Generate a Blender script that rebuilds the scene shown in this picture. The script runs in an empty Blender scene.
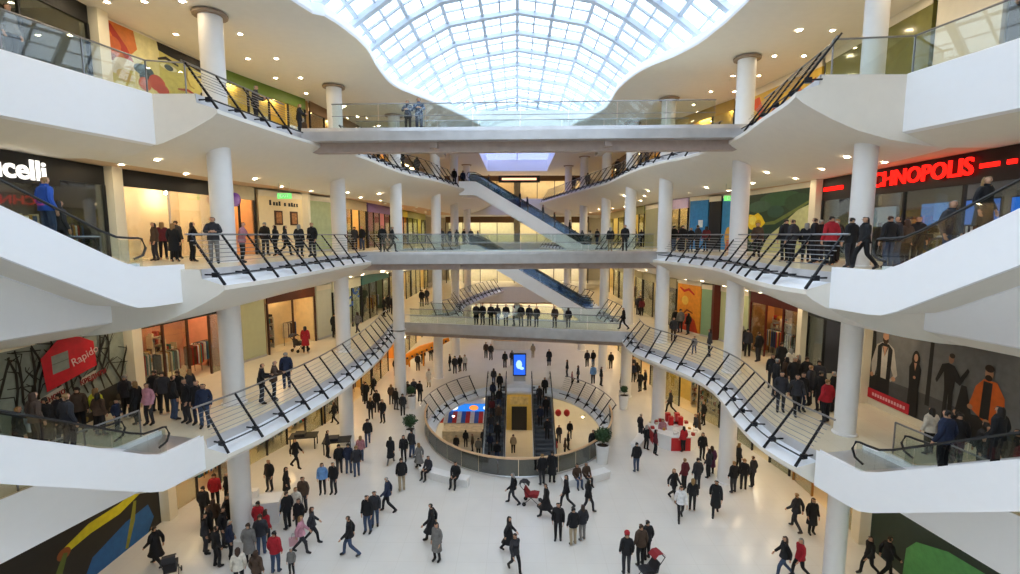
import bpy, bmesh, math, random
from mathutils import Vector, Matrix
random.seed(11)
scene = bpy.context.scene
COL = scene.collection

# ---------------------------------------------------------------- camera, sky, exposure
cam_d = bpy.data.cameras.new('camera'); cam = bpy.data.objects.new('camera', cam_d); COL.objects.link(cam)
cam.location = (0, 0, 13.1)
cam.rotation_euler = (math.radians(90) - math.atan(52 / 480), 0, math.atan(7 / 480 * math.cos(math.atan(52 / 480))))
cam_d.sensor_fit = 'HORIZONTAL'; cam_d.sensor_width = 36; cam_d.lens = 480 / 1020 * 36
cam_d.clip_end = 400; cam_d.clip_start = .05
scene.camera = cam
world = bpy.data.worlds.new('overcast_sky'); scene.world = world; world.use_nodes = True
bg = world.node_tree.nodes['Background']
bg.inputs[0].default_value = (.80, .90, 1, 1); bg.inputs[1].default_value = 3.1
scene.view_settings.view_transform = 'Standard'; scene.view_settings.look = 'None'
scene.view_settings.exposure = 0.2; scene.view_settings.gamma = 1
scene.view_settings.use_curve_mapping = False
LAMP = 1.0        # common factor on every lamp of the building

# ---------------------------------------------------------------- materials
def lin(h):
    if not isinstance(h, str): return h
    c = [int(h[i:i + 2], 16) / 255 for i in (0, 2, 4)]
    return tuple(v / 12.92 if v <= .04045 else ((v + .055) / 1.055) ** 2.4 for v in c)
MATS = {}
def mat(name, col='ffffff', rough=.5, metal=0, vary=.06, scale=3, bump=0, spec=.5):
    if name in MATS: return MATS[name]
    m = bpy.data.materials.new(name); m.use_nodes = True; MATS[name] = m
    nt = m.node_tree; p = nt.nodes['Principled BSDF']; c = lin(col)
    p.inputs['Roughness'].default_value = rough; p.inputs['Metallic'].default_value = metal
    p.inputs['Specular IOR Level'].default_value = spec
    tc = nt.nodes.new('ShaderNodeTexCoord'); nz = nt.nodes.new('ShaderNodeTexNoise')
    nz.inputs['Scale'].default_value = scale; nz.inputs['Detail'].default_value = 3
    nt.links.new(tc.outputs['Object'], nz.inputs['Vector'])
    r = nt.nodes.new('ShaderNodeValToRGB')
    r.color_ramp.elements[0].position = .3; r.color_ramp.elements[1].position = .7
    r.color_ramp.elements[0].color = tuple(v * (1 - vary) for v in c) + (1,)
    r.color_ramp.elements[1].color = tuple(min(1, v * (1 + vary)) for v in c) + (1,)
    nt.links.new(nz.outputs['Fac'], r.inputs[0]); nt.links.new(r.outputs[0], p.inputs['Base Color'])
    if bump:
        b = nt.nodes.new('ShaderNodeBump'); b.inputs['Strength'].default_value = bump
        nt.links.new(nz.outputs['Fac'], b.inputs['Height']); nt.links.new(b.outputs[0], p.inputs['Normal'])
    return m
def emit(name, col, strength):
    if name in MATS: return MATS[name]
    m = bpy.data.materials.new(name); m.use_nodes = True; MATS[name] = m
    nt = m.node_tree; nt.nodes.remove(nt.nodes['Principled BSDF'])
    e = nt.nodes.new('ShaderNodeEmission'); e.inputs[0].default_value = lin(col) + (1,); e.inputs[1].default_value = strength
    nt.links.new(e.outputs[0], nt.nodes['Material Output'].inputs[0])
    return m
def glassy(name, tint, refl=.08, rough=.02):
    if name in MATS: return MATS[name]
    m = bpy.data.materials.new(name); m.use_nodes = True; MATS[name] = m
    nt = m.node_tree; nt.nodes.remove(nt.nodes['Principled BSDF'])
    t = nt.nodes.new('ShaderNodeBsdfTransparent'); t.inputs[0].default_value = lin(tint) + (1,)
    g = nt.nodes.new('ShaderNodeBsdfGlossy'); g.inputs['Roughness'].default_value = rough
    lw = nt.nodes.new('ShaderNodeLayerWeight'); lw.inputs[0].default_value = .25
    mu = nt.nodes.new('ShaderNodeMath'); mu.operation = 'MULTIPLY_ADD'; mu.inputs[1].default_value = .5; mu.inputs[2].default_value = refl
    mx = nt.nodes.new('ShaderNodeMixShader')
    nt.links.new(lw.outputs['Fresnel'], mu.inputs[0]); nt.links.new(mu.outputs[0], mx.inputs[0])
    nt.links.new(t.outputs[0], mx.inputs[1]); nt.links.new(g.outputs[0], mx.inputs[2])
    nt.links.new(mx.outputs[0], nt.nodes['Material Output'].inputs[0])
    return m
def tiled(name, col, joint, w, rough):
    m = mat(name, col, rough, vary=.03, scale=.7)
    nt = m.node_tree; p = nt.nodes['Principled BSDF']; ramp = [n for n in nt.nodes if n.type == 'VALTORGB'][0]
    tc = [n for n in nt.nodes if n.type == 'TEX_COORD'][0]
    b = nt.nodes.new('ShaderNodeTexBrick'); b.offset = 0; b.inputs['Scale'].default_value = 1
    b.inputs['Mortar Size'].default_value = .008; b.inputs['Brick Width'].default_value = w; b.inputs['Row Height'].default_value = w
    b.inputs['Mortar'].default_value = lin(joint) + (1,)
    nt.links.new(tc.outputs['Object'], b.inputs['Vector'])
    nt.links.new(ramp.outputs[0], b.inputs['Color1']); nt.links.new(ramp.outputs[0], b.inputs['Color2'])
    nt.links.new(b.outputs['Color'], p.inputs['Base Color'])
    return m
WHITE = mat('white_plaster', 'f2f1ee', .6, vary=.015)
FASC = mat('white_fascia_paint', 'fafafc', .45, vary=.01)
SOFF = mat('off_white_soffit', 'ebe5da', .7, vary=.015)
CEIL = mat('beige_ceiling', 'dcbd9c', .8, vary=.03)  # warm cove glow along the shopfronts is mixed into this beige
CREAM = mat('cream_wall_paint', 'e9dfc4', .6, vary=.03)
LEDGE = mat('glossy_white_ledge', 'f6f8fc', .3, vary=.01)
RISER = mat('pale_grey_riser', 'c9c6c6', .5, vary=.03)
COLW = mat('white_column_paint', 'efedeb', .45, vary=.015)
COLLAR = mat('brown_grey_collar', '9c8874', .5, vary=.05)
FLOOR = tiled('pale_stone_floor', 'e3dfd9', 'dad5cd', 1.2, .22)
FLOORG = tiled('cream_gallery_floor', 'e9dec4', 'ddd1b4', .9, .25)
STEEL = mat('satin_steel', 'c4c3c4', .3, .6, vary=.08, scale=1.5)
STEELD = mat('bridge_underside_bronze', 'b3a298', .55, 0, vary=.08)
DARK = mat('dark_railing_steel', '1d1d22', .4, .5, vary=.1)
CABLE = mat('grey_cable_steel', '8e8f92', .35, .8, vary=.05)
RUBBER = mat('black_handrail_rubber', '101113', .45, vary=.1)
STEPM = mat('grey_step_metal', '6d7076', .4, .7, vary=.1)
GLASS = glassy('green_tint_glass', 'f2f7f5', .04)
GLASSC = glassy('clear_shop_glass', 'eef3ef', .03)
SKYG = glassy('roof_glass', 'f2f8ff', .02)
FRAME = mat('roof_steel_pale', 'c2cedd', .5, .1, vary=.03)
BLACK = mat('black_panel', '17171a', .5, vary=.1)
WARM = 'ffd9a0'
DOWNL = emit('downlight_glow', 'ffe6bd', 225 * LAMP)
STRIPW = emit('warm_shop_lamp', 'ffd7a0', 30 * LAMP)
STRIPC = emit('white_shop_lamp', 'fff2dd', 26 * LAMP)
REDSIGN = emit('red_lit_sign', 'ff1a12', 2.6)
WHITESIGN = emit('white_lit_sign', 'fffaf0', 1.6)

# ---------------------------------------------------------------- mesh helpers
class MB:
    def __init__(s): s.v = []; s.f = []; s.m = []
    def add(s, vs, fs, mi=0):
        o = len(s.v); s.v += [tuple(v) for v in vs]
        for f in fs: s.f.append([i + o for i in f]); s.m.append(mi)
        return s
    def box(s, x0, x1, y0, y1, z0, z1, mi=0):
        vs = [(x0, y0, z0), (x1, y0, z0), (x1, y1, z0), (x0, y1, z0), (x0, y0, z1), (x1, y0, z1), (x1, y1, z1), (x0, y1, z1)]
        return s.add(vs, [(3, 2, 1, 0), (4, 5, 6, 7), (0, 1, 5, 4), (1, 2, 6, 5), (2, 3, 7, 6), (3, 0, 4, 7)], mi)
    def poly(s, pts, mi=0): return s.add(pts, [list(range(len(pts)))], mi)
    def grid(s, rows, mi=0, close=False):
        n = len(rows[0]); vs = [p for r in rows for p in r]; fs = []
        for i in range(len(rows) - 1):
            for j in range(n - (0 if close else 1)):
                k = (j + 1) % n; fs.append((i * n + j, i * n + k, (i + 1) * n + k, (i + 1) * n + j))
        return s.add(vs, fs, mi)
    def tube(s, pts, r, n=5, mi=0, closed=False, cap=True):
        pts = [Vector(p) for p in pts]; rows = []; L = len(pts)
        for i, p in enumerate(pts):
            a = pts[(i - 1) % L] if (closed or i > 0) else p; b = pts[(i + 1) % L] if (closed or i < L - 1) else p
            t = (b - a).normalized(); up = Vector((0, 0, 1)) if abs(t.z) < .95 else Vector((1, 0, 0))
            x = t.cross(up).normalized(); y = x.cross(t)
            rr = r[i] if isinstance(r, (list, tuple)) else r
            rows.append([p + rr * (math.cos(2 * math.pi * k / n) * x + math.sin(2 * math.pi * k / n) * y) for k in range(n)])
        if closed: rows.append(rows[0])
        s.grid(rows, mi, True)
        if cap and not closed: s.poly(rows[0][::-1], mi); s.poly(rows[-1], mi)
        return s
    def lathe(s, prof, n=20, c=(0, 0), mi=0, sy=1):
        rows = [[(c[0] + r * math.cos(2 * math.pi * k / n), c[1] + sy * r * math.sin(2 * math.pi * k / n), z) for k in range(n)] for r, z in prof]
        return s.grid(rows, mi, True)
    def prism(s, pts2, y0, y1, mi=0):      # x-z outline extruded along y
        n = len(pts2); a = [(x, y0, z) for x, z in pts2]; b = [(x, y1, z) for x, z in pts2]
        return s.add(a + b, [list(range(n)), list(range(2 * n - 1, n - 1, -1))] + [(i, i + n, (i + 1) % n + n, (i + 1) % n) for i in range(n)], mi)
    def slab(s, pts2, z0, z1, mi=0):       # x-y outline extruded along z
        n = len(pts2); a = [(x, y, z0) for x, y in pts2]; b = [(x, y, z1) for x, y in pts2]
        return s.add(a + b, [list(range(n - 1, -1, -1)), list(range(n, 2 * n))] + [(i, (i + 1) % n, (i + 1) % n + n, i + n) for i in range(n)], mi)
    def ball(s, c, r, mi=0, n=8, sc=(1, 1, 1)):
        rows = []
        for i in range(n // 2 + 1):
            a = math.pi * i / (n // 2); rr = max(math.sin(a), 1e-3)
            rows.append([(c[0] + r * sc[0] * rr * math.cos(2 * math.pi * k / n), c[1] + r * sc[1] * rr * math.sin(2 * math.pi * k / n), c[2] - r * sc[2] * math.cos(a)) for k in range(n)])
        return s.grid(rows, mi, True)
    def mesh(s, name, mats, smooth=False, off=None, recalc=True):
        me = bpy.data.meshes.new(name)
        v = s.v if off is None else [(a - off[0], b - off[1], c - off[2]) for a, b, c in s.v]
        me.from_pydata(v, [], s.f)
        for m in (mats if isinstance(mats, (list, tuple)) else [mats]): me.materials.append(m)
        me.polygons.foreach_set('material_index', s.m)
        if recalc:
            bm = bmesh.new(); bm.from_mesh(me); bmesh.ops.remove_doubles(bm, verts=bm.verts, dist=1e-5)
            bmesh.ops.recalc_face_normals(bm, faces=bm.faces); bm.to_mesh(me); bm.free()
        if smooth:
            me.polygons.foreach_set('use_smooth', [True] * len(me.polygons))
            try: me.set_sharp_from_angle(angle=math.radians(40))
            except Exception: pass
        me.update(); return me
    def build(s, name, mats, parent=None, smooth=False, world=False, recalc=True):
        off = tuple(parent.location) if (world and parent is not None) else None
        return link(name, s.mesh(name, mats, smooth, off, recalc), parent)
def link(name, me, parent=None, loc=None, rz=0, rot=None):
    o = bpy.data.objects.new(name, me); COL.objects.link(o)
    if parent is not None: o.parent = parent
    if loc is not None: o.location = loc
    if rot is not None: o.rotation_euler = rot
    elif rz: o.rotation_euler = (0, 0, rz)
    return o
def tag(o, label=None, cat=None, group=None, kind=None):
    if label: o['label'] = label
    if cat: o['category'] = cat
    if group: o['group'] = group
    if kind: o['kind'] = kind
    return o
def thing(name, label, cat, loc=(0, 0, 0), rz=0, group=None):
    return tag(link(name, None, None, loc, rz), label, cat, group)
def struct(name, loc=(0, 0, 0), rz=0, label=None):
    return tag(link(name, None, None, loc, rz), label, None, None, 'structure')
def smooth_path(pts, step=.7):
    out = []
    P = [Vector(p) for p in pts]
    for i in range(len(P) - 1):
        p0 = P[max(i - 1, 0)]; p1 = P[i]; p2 = P[i + 1]; p3 = P[min(i + 2, len(P) - 1)]
        n = max(1, int((p2 - p1).length / step))
        for k in range(n):
            t = k / n
            out.append(.5 * ((2 * p1) + (p2 - p0) * t + (2 * p0 - 5 * p1 + 4 * p2 - p3) * t * t + (3 * p1 - p0 - 3 * p2 + p3) * t ** 3))
    out.append(P[-1]); return out
def text_mesh(name, body, size, depth, m, bold=0):
    cu = bpy.data.curves.new(name, 'FONT'); cu.body = body; cu.size = size; cu.extrude = depth; cu.offset = bold
    cu.align_x = 'CENTER'; cu.align_y = 'CENTER'; cu.resolution_u = 3
    o = bpy.data.objects.new(name, cu); COL.objects.link(o)
    dg = bpy.context.evaluated_depsgraph_get(); me = bpy.data.meshes.new_from_object(o.evaluated_get(dg))
    bpy.data.objects.remove(o); me.materials.clear(); me.materials.append(m); return me

# ---------------------------------------------------------------- plan of the building (metres; x right, y away, z up)
LV = {0: 0., 1: 6., 2: 12., 3: 18.}
LIP = {
 (3, -1): [(-10.5, 17.2), (-10.2, 19.5), (-9.6, 23.3), (-8.6, 27.4), (-8.3, 31), (-7.8, 35), (-6.4, 39), (-5.5, 44), (-4.7, 48), (-4.2, 56), (-3.2, 66)],
 (3, 1): [(8.6, 15.5), (8.85, 16.4), (9.25, 19), (9.75, 21.7), (9.85, 24.6), (9.5, 27.4), (8.3, 30.4), (7.75, 35), (7.6, 40), (7.2, 43), (5.3, 53), (3, 66)],
 (2, -1): [(-9.4, 15.2), (-9.1, 18), (-9.1, 22), (-9.2, 25.5), (-9.0, 29), (-9.2, 33), (-8.6, 38), (-6.6, 42), (-5.2, 46), (-4.6, 52), (-4, 58), (-3, 66)],
 (2, 1): [(8.6, 14.3), (8.4, 16), (8.8, 18.6), (9.5, 21.6), (9.9, 24.3), (9.8, 26), (9.5, 29), (8.6, 33), (7.8, 38), (7.3, 44), (6, 52), (3, 66)],
 (1, -1): [(-10.1, 15.9), (-9.6, 17.3), (-9.15, 19.5), (-8.65, 22.7), (-8.5, 27), (-8.6, 30.5), (-8.9, 34), (-9.3, 37.6), (-8.6, 40.3), (-6.2, 42.6), (-5.2, 45), (-5.5, 50), (-4, 58), (-1.7, 66)],
 (1, 1): [(9.2, 15.2), (8.85, 16.8), (9.0, 19), (9.4, 21.2), (9.65, 23.1), (9.4, 25.5), (8.5, 28.1), (7.5, 31), (7.6, 34), (8.0, 36.8), (7.2, 47), (6.5, 53), (3, 66)],
}
NEAR = {(3, -1): [(-12.8, 17.2), (-13.75, 13.3), (-14.4, 9), (-14.8, 2), (-14.8, -12)], (3, 1): [(12.0, 15.5), (12.7, 12.6), (13.3, 9), (13.7, 2), (13.7, -12)],
        (2, -1): [(-13.2, 15.2), (-13.8, 13), (-14.5, 9), (-14.9, 2), (-14.9, -12)], (2, 1): [(12.2, 14.3), (12.7, 12), (13.4, 8), (13.7, 2), (13.7, -12)],
        (1, -1): [(-13.0, 15.9), (-13.8, 12.5), (-14.5, 9), (-14.9, 2), (-14.9, -12)], (1, 1): [(12.2, 15.2), (12.7, 12), (13.4, 8), (13.7, 2), (13.7, -12)]}
WALL = {-1: [(-16.3, -12), (-16.3, 22), (-15.3, 26), (-14.2, 29.5), (-13.4, 32), (-12.8, 35), (-12.5, 40), (-12, 76)],
        1: [(14.9, -12), (14.9, 26), (14.6, 28), (13.8, 32), (12.4, 35), (11.8, 38), (11.6, 45), (11.4, 76)]}
def wall_x(side, y):
    w = WALL[side]
    for a, b in zip(w, w[1:]):
        if y <= b[1]: return a[0] + (b[0] - a[0]) * (y - a[1]) / (b[1] - a[1])
    return w[-1][0]
COLS = {-1: [(-12, 19.6), (-10.65, 28.8), (-8.9, 35.6), (-7.2, 43), (-6.6, 51), (-6.2, 60)],
        1: [(11.8, 16.8), (11.2, 24.6), (9.6, 31.6), (8.9, 38.2), (8.4, 46), (7.4, 54), (6.4, 61)]}
CLEAR = 3.8

def lip_frames(key, step=.7):
    side = key[1]; path = smooth_path(LIP[key], step); out = []
    for i, p in enumerate(path):
        t = (path[min(i + 1, len(path) - 1)] - path[max(i - 1, 0)]).normalized()
        n = Vector((-t.y, t.x))
        if n.x * side < 0: n = -n
        if i == 0: n = Vector((side, 0))
        out.append((p, n))
    return out
def lip_pos(p, n, side, off, z, lim=True):
    q = p + n * min(off, 1.2); x = q.x + side * max(0, off - 1.2)
    if lim:
        w = wall_x(side, q.y); x = side * min(abs(x), abs(w) + .05)
    return (x, q.y, z)
PROF = [(0, -.52), (0, -.66), (.2, -.82), (.6, -1.05), (1.2, -1.35), (2.0, -1.68), (3.0, -1.95), (4.0, -2.12), (4.8, -2.2)]
def soffit_z(lv, side, x, y):
    """height of the ceiling over gallery lv (0..2) at plan point x, y, or None over the void"""
    key = (lv + 1, side); L = LV[lv + 1]; pts = LIP[key]
    if y < pts[0][1]: return None
    for a, b in zip(pts, pts[1:]):
        if y <= b[1]: lx = a[0] + (b[0] - a[0]) * (y - a[1]) / (b[1] - a[1]); break
    else: return None
    off = abs(x) - abs(lx)
    if off < 1.3: return None
    for (o0, z0), (o1, z1) in zip(PROF, PROF[1:]):
        if o0 <= off <= o1 and o1 > o0: return L + z0 + (z1 - z0) * (off - o0) / (o1 - o0)
    return L - 2.2
# ---------------------------------------------------------------- galleries: deck, riser, ledge, soffit, ceiling
for key in LIP:
    lv, side = key; L = LV[lv]; fr = lip_frames(key)
    root = struct('floor')
    MB().grid([[lip_pos(p, n, side, .75, L), (wall_x(side, p.y) + side * .05, p.y, L)] for p, n in fr]).build('deck', FLOORG, root)
    MB().grid([[lip_pos(p, n, side, .75, L), lip_pos(p, n, side, .75, L + .012), lip_pos(p, n, side, .72, L + .012), lip_pos(p, n, side, .70, L - .3)] for p, n in fr]).build('riser', RISER, root)
    MB().grid([[lip_pos(p, n, side, .70, L - .3), lip_pos(p, n, side, .42, L - .385), lip_pos(p, n, side, .40, L - .40), lip_pos(p, n, side, .0, L - .52)] for p, n in fr]).build('ledge', LEDGE, root)
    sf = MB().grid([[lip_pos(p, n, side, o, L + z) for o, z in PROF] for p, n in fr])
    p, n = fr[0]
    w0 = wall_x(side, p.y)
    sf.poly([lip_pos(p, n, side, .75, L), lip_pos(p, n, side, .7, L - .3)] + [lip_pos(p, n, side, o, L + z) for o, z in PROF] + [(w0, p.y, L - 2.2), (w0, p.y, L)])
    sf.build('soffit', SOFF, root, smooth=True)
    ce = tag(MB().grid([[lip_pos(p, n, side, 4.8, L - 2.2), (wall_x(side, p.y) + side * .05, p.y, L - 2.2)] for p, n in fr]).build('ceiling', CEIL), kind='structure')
    # the recessed near gallery, behind the escalators
    npth = smooth_path(NEAR[key], 1.5)
    root2 = struct('floor')
    def W(y): return wall_x(side, y) + side * .05
    MB().grid([[(q.x, q.y, L), (W(q.y), q.y, L)] for q in npth]).build('deck', FLOORG, root2)
    MB().grid([[(q.x, q.y, L), (q.x - side * .03, q.y, L + .02), (q.x - side * .05, q.y, L), (q.x - side * .05, q.y, L - 1.72), (q.x + side * .1, q.y, L - 1.78)] for q in npth]).build('fascia', FASC, root2)
    MB().grid([[(q.x + side * .1, q.y, L - 1.78), (q.x + side * .7, q.y, L - 2.05), (q.x + side * 1.2, q.y, L - 2.2), (W(q.y), q.y, L - 2.2)] for q in npth]).build('soffit', SOFF, root2, smooth=True)

# the ground floor with the oval opening and the basement court below it
HC = (.1, 33.0); HA, HB = 6.4, 8.2; NE = 72
def ell(a, b, k, z): t = 2 * math.pi * k / NE; return (HC[0] + a * math.cos(t), HC[1] + b * math.sin(t), z)
def outer(k, z, x0=-17.5, x1=17.5, y0=2, y1=78):
    t = 2 * math.pi * k / NE; dx, dy = math.cos(t), math.sin(t); s = 1e9
    if dx > 1e-6: s = min(s, (x1 - HC[0]) / dx)
    if dx < -1e-6: s = min(s, (x0 - HC[0]) / dx)
    if dy > 1e-6: s = min(s, (y1 - HC[1]) / dy)
    if dy < -1e-6: s = min(s, (y0 - HC[1]) / dy)
    return (HC[0] + s * dx, HC[1] + s * dy, z)
root = struct('floor')
fl = MB(); rows = [[ell(HA, HB, k, 0) for k in range(NE)]]
for u in (.1, .3, .6, 1):
    rows.append([tuple(Vector(ell(HA, HB, k, 0)).lerp(Vector(outer(k, 0)), u)) for k in range(NE)])
fl.grid(rows, 0, True)
for sx, sy in ((-1, 0), (1, 0), (-1, 1), (1, 1)):      # the corners the ray fan leaves open
    cx = 17.5 * sx; cy = 2 if sy == 0 else 78
    ks = [k for k in range(NE) if (outer(k, 0)[0] - HC[0]) * sx > 0 and (outer(k, 0)[1] - HC[1]) * (1 if sy else -1) > 0]
    a = [outer(k, 0) for k in ks]; a1 = [q for q in a if abs(abs(q[0]) - 17.5) < 1e-3]; a2 = [q for q in a if abs(abs(q[0]) - 17.5) >= 1e-3]
    e1 = max(a1, key=lambda q: abs(q[1] - HC[1])); e2 = max(a2, key=lambda q: abs(q[0]))
    fl.poly([e1, (cx, cy, 0), e2])
fl.box(-17.5, 17.5, -12, 2, -.1, 0)
fl.build('deck', FLOOR, root)
MB().grid([[ell(HA, HB, k, 0) for k in range(NE)], [ell(HA - .05, HB - .05, k, -.3) for k in range(NE)], [ell(HA - .6, HB - .6, k, -.42) for k in range(NE)], [ell(HA - .6, HB - .6, k, -.6) for k in range(NE)]], 0, True).build('ledge', LEDGE, root, smooth=True)
MB().grid([[ell(HA - .6, HB - .6, k, -.6) for k in range(NE)], [ell(HA - .2, HB - .2, k, -.85) for k in range(NE)], [ell(HA + 1, HB + 1, k, -1.2) for k in range(NE)], [ell(HA + 3, HB + 3, k, -1.6) for k in range(NE)], [ell(15, 22, k, -1.7) for k in range(NE)]], 0, True).build('soffit', SOFF, root, smooth=True)
tag(MB().box(-15, 15, 12, 56, -6.1, -6).build('floor', FLOORG), kind='structure')
tag(MB().box(-15, 15, 55.5, 56, -6, -1.5).build('wall_back', CREAM), kind='structure')
tag(MB().box(-15.3, -15, 12, 56, -6, -1.5).build('wall_left', CREAM), kind='structure')
tag(MB().box(15, 15.3, 12, 56, -6, -1.5).build('wall_right', CREAM), kind='structure')
tag(MB().box(-15, 15, 11.7, 12, -6, -1.5).build('wall_front', CREAM), kind='structure')

# outer walls behind the shops, the far end wall and an unseen wall added behind the photographer
for side in (-1, 1):
    w = MB()
    for a, b in zip(WALL[side], WALL[side][1:]):
        w.add([(a[0] + side * 4.2, a[1], -.1), (b[0] + side * 4.2, b[1], -.1), (b[0] + side * 4.2, b[1], 23), (a[0] + side * 4.2, a[1], 23)], [(0, 1, 2, 3)])
    tag(w.build('wall_left' if side < 0 else 'wall_right', CREAM), kind='structure')
tag(MB().box(-19, 19, 76, 76.3, -.1, 23).build('wall_back', CREAM), kind='structure')
tag(MB().box(-21, 21, -12.3, -12, -.1, 24).build('wall_front', WHITE), kind='structure')  # unseen, added so that outside light does not flood in from behind
# decks that close the galleries beyond the atrium
for lv in (1, 2, 3):
    L = LV[lv]; r = struct('floor')
    MB().box(-13, 13, 66, 76, L - .02, L).build('deck', FLOORG, r)
    MB().box(-13, 13, 65.9, 66, L - 2.2, L).box(-13, 13, 66, 76, L - 2.22, L - 2.2).build('soffit', SOFF, r)
# bridge on which the photographer stands
r = struct('floor'); MB().box(-14.8, 13.7, -3.2, -.55, 11.45, 12).build('deck', FLOORG, r)

# ---------------------------------------------------------------- roof slab with the wavy opening, barrel skylight
RO = {-1: [(-8.9, -11.5), (-8.9, 10), (-8.65, 19.2), (-7.9, 20.6), (-7.5, 22), (-7.25, 24), (-7.5, 27), (-7.4, 30), (-6.2, 32.5), (-4.4, 36.6), (-3.0, 40.5)],
      1: [(8.8, -11.5), (8.9, 10), (8.85, 20.1), (8.7, 22.3), (8.5, 23.7), (7.9, 25.3), (6.8, 27.3), (6.2, 30.7), (6.2, 35.6), (4.5, 40.5)]}
ZR = 22.0
root = struct('ceiling')
for side in (-1, 1):
    path = smooth_path(RO[side], .7)
    def W(y): return wall_x(side, y) + side * 4.3
    MB().grid([[(p.x, p.y, ZR), (p.x + side * .5, p.y, ZR - .1), (p.x + side * 1.3, p.y, ZR - .2), (p.x + side * 2.6, p.y, ZR - .28), (p.x + side * 4, p.y, ZR - .3), (W(p.y), p.y, ZR - .3)] for p in path]).build('soffit', SOFF, root, smooth=True)
    MB().grid([[(p.x, p.y, ZR), (p.x - side * .04, p.y, ZR + .1), (p.x + side * .02, p.y, ZR + .25), (p.x + side * .1, p.y, ZR + .5)] for p in path]).build('upstand', LEDGE, root, smooth=True)
    MB().grid([[(p.x + side * .1, p.y, ZR + .5), (W(p.y), p.y, ZR + .5)] for p in path]).build('roof_deck', WHITE, root)
MB().box(-19, 19, 40.5, 48, ZR - .35, ZR - .3).box(-19, 19, 66, 76.3, ZR - .35, ZR - .3).box(-19, -4, 48, 66, ZR - .35, ZR - .3).box(4, 19, 48, 66, ZR - .35, ZR - .3).build('soffit', SOFF, root)
MB().box(-19, 19, 40.5, 40.6, ZR - .3, ZR + 1.2).build('upstand', LEDGE, root)
MB().box(-4.1, -4, 48, 66, ZR - .3, ZR + 1.2).box(4, 4.1, 48, 66, ZR - .3, ZR + 1.2).box(-4.1, 4.1, 47.9, 48, ZR - .3, ZR + 1.2).box(-4.1, 4.1, 66, 66.1, ZR - .3, ZR + 1.2).build('upstand', LEDGE, root)
MB().box(-19, -4.1, 40.6, 76, ZR + 1.1, ZR + 1.2).box(4.1, 19, 40.6, 76, ZR + 1.1, ZR + 1.2).box(-4.1, 4.1, 66.1, 76, ZR + 1.1, ZR + 1.2).build('roof_deck', WHITE, root)
sky2 = struct('window_2', (0, 57, ZR + 1.2), 0, 'far rectangular skylight with lavender glass')
LAV = glassy('lavender_glass', 'dadbf4', .02)
for i in range(2):
    for j in range(3): MB().box(-4 + i * 4.04, -.04 + i * 4.04, 48 + j * 6.02, 53.96 + j * 6.02, ZR + 1.2, ZR + 1.22).build('pane', LAV, sky2, world=True)
MB().box(-.05, .05, 48, 66, ZR + 1.1, ZR + 1.26).box(-4, 4, 53.9, 54.1, ZR + 1.1, ZR + 1.26).box(-4, 4, 59.9, 60.1, ZR + 1.1, ZR + 1.26).build('frame', FRAME, sky2, world=True)

VP = [(-9.9, 22.45), (-8.0, 23.9), (-6.1, 25.2), (-4.3, 26.15), (-2.15, 26.55), (0, 26.9), (2.15, 26.55), (4.3, 26.15), (6.1, 25.2), (8.0, 23.9), (9.9, 22.45)]
vault = struct('window_1', (0, 30, 22.6), 0, 'barrel vaulted glass skylight over the atrium')
RY = [58.5 - 3.03 * i for i in range(24)]
def rib_mesh(d, w):
    m = MB(); rows = []
    for i, (x, z) in enumerate(VP):
        a = Vector(VP[max(i - 1, 0)]); b = Vector(VP[min(i + 1, len(VP) - 1)]); t = (b - a).normalized(); nrm = Vector((-t.y, t.x))
        rows.append([(x, -w, z - 22.6), (x, w, z - 22.6), (x - nrm.x * d, w, z - nrm.y * d - 22.6), (x - nrm.x * d, -w, z - nrm.y * d - 22.6)])
    return m.grid(rows, 0, True).mesh('rib', FRAME)
rib = rib_mesh(.26, .19); thin = rib_mesh(.1, .06); thin.name = 'glazing_bar'
for i, y in enumerate(RY):
    link('rib', rib, vault, (0, y - 30, 0))
    if i < len(RY) - 1: link('glazing_bar', thin, vault, (0, y - 1.515 - 30, 0))
for i, (x, z) in enumerate(VP):
    MB().box(x - .1, x + .1, RY[-1], RY[0], z - .14, z).build('purlin', FRAME, vault, world=True)
for i in range(len(VP) - 1):
    (x0, z0), (x1, z1) = VP[i], VP[i + 1]
    x = (x0 + x1) / 2; z = (z0 + z1) / 2
    MB().box(x - .05, x + .05, RY[-1], RY[0], z - .06, z).build('glazing_bar', FRAME, vault, world=True)
    h = 1.5; pane = MB().add([(x0, 0, z0 - 22.6), (x1, 0, z1 - 22.6), (x1, -3.0, z1 - 22.6), (x0, -3.0, z0 - 22.6)], [(0, 1, 2, 3)]).mesh('pane', SKYG)
    for k in range(14): link('pane', pane, vault, (0, RY[k] - 30, .02))
    st = MB()
    for k in range(14, len(RY) - 1): st.add([(x0, RY[k] - 30, z0 - 22.58), (x1, RY[k] - 30, z1 - 22.58), (x1, RY[k] - 33, z1 - 22.58), (x0, RY[k] - 33, z0 - 22.58)], [(0, 1, 2, 3)])
    tag(st.build('pane_row', SKYG, vault), kind='stuff')
MB().poly([(x, RY[0], z) for x, z in VP] + [(9.9, RY[0], 22), (-9.9, RY[0], 22)]).build('end_pane', SKYG, vault, world=True)

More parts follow.
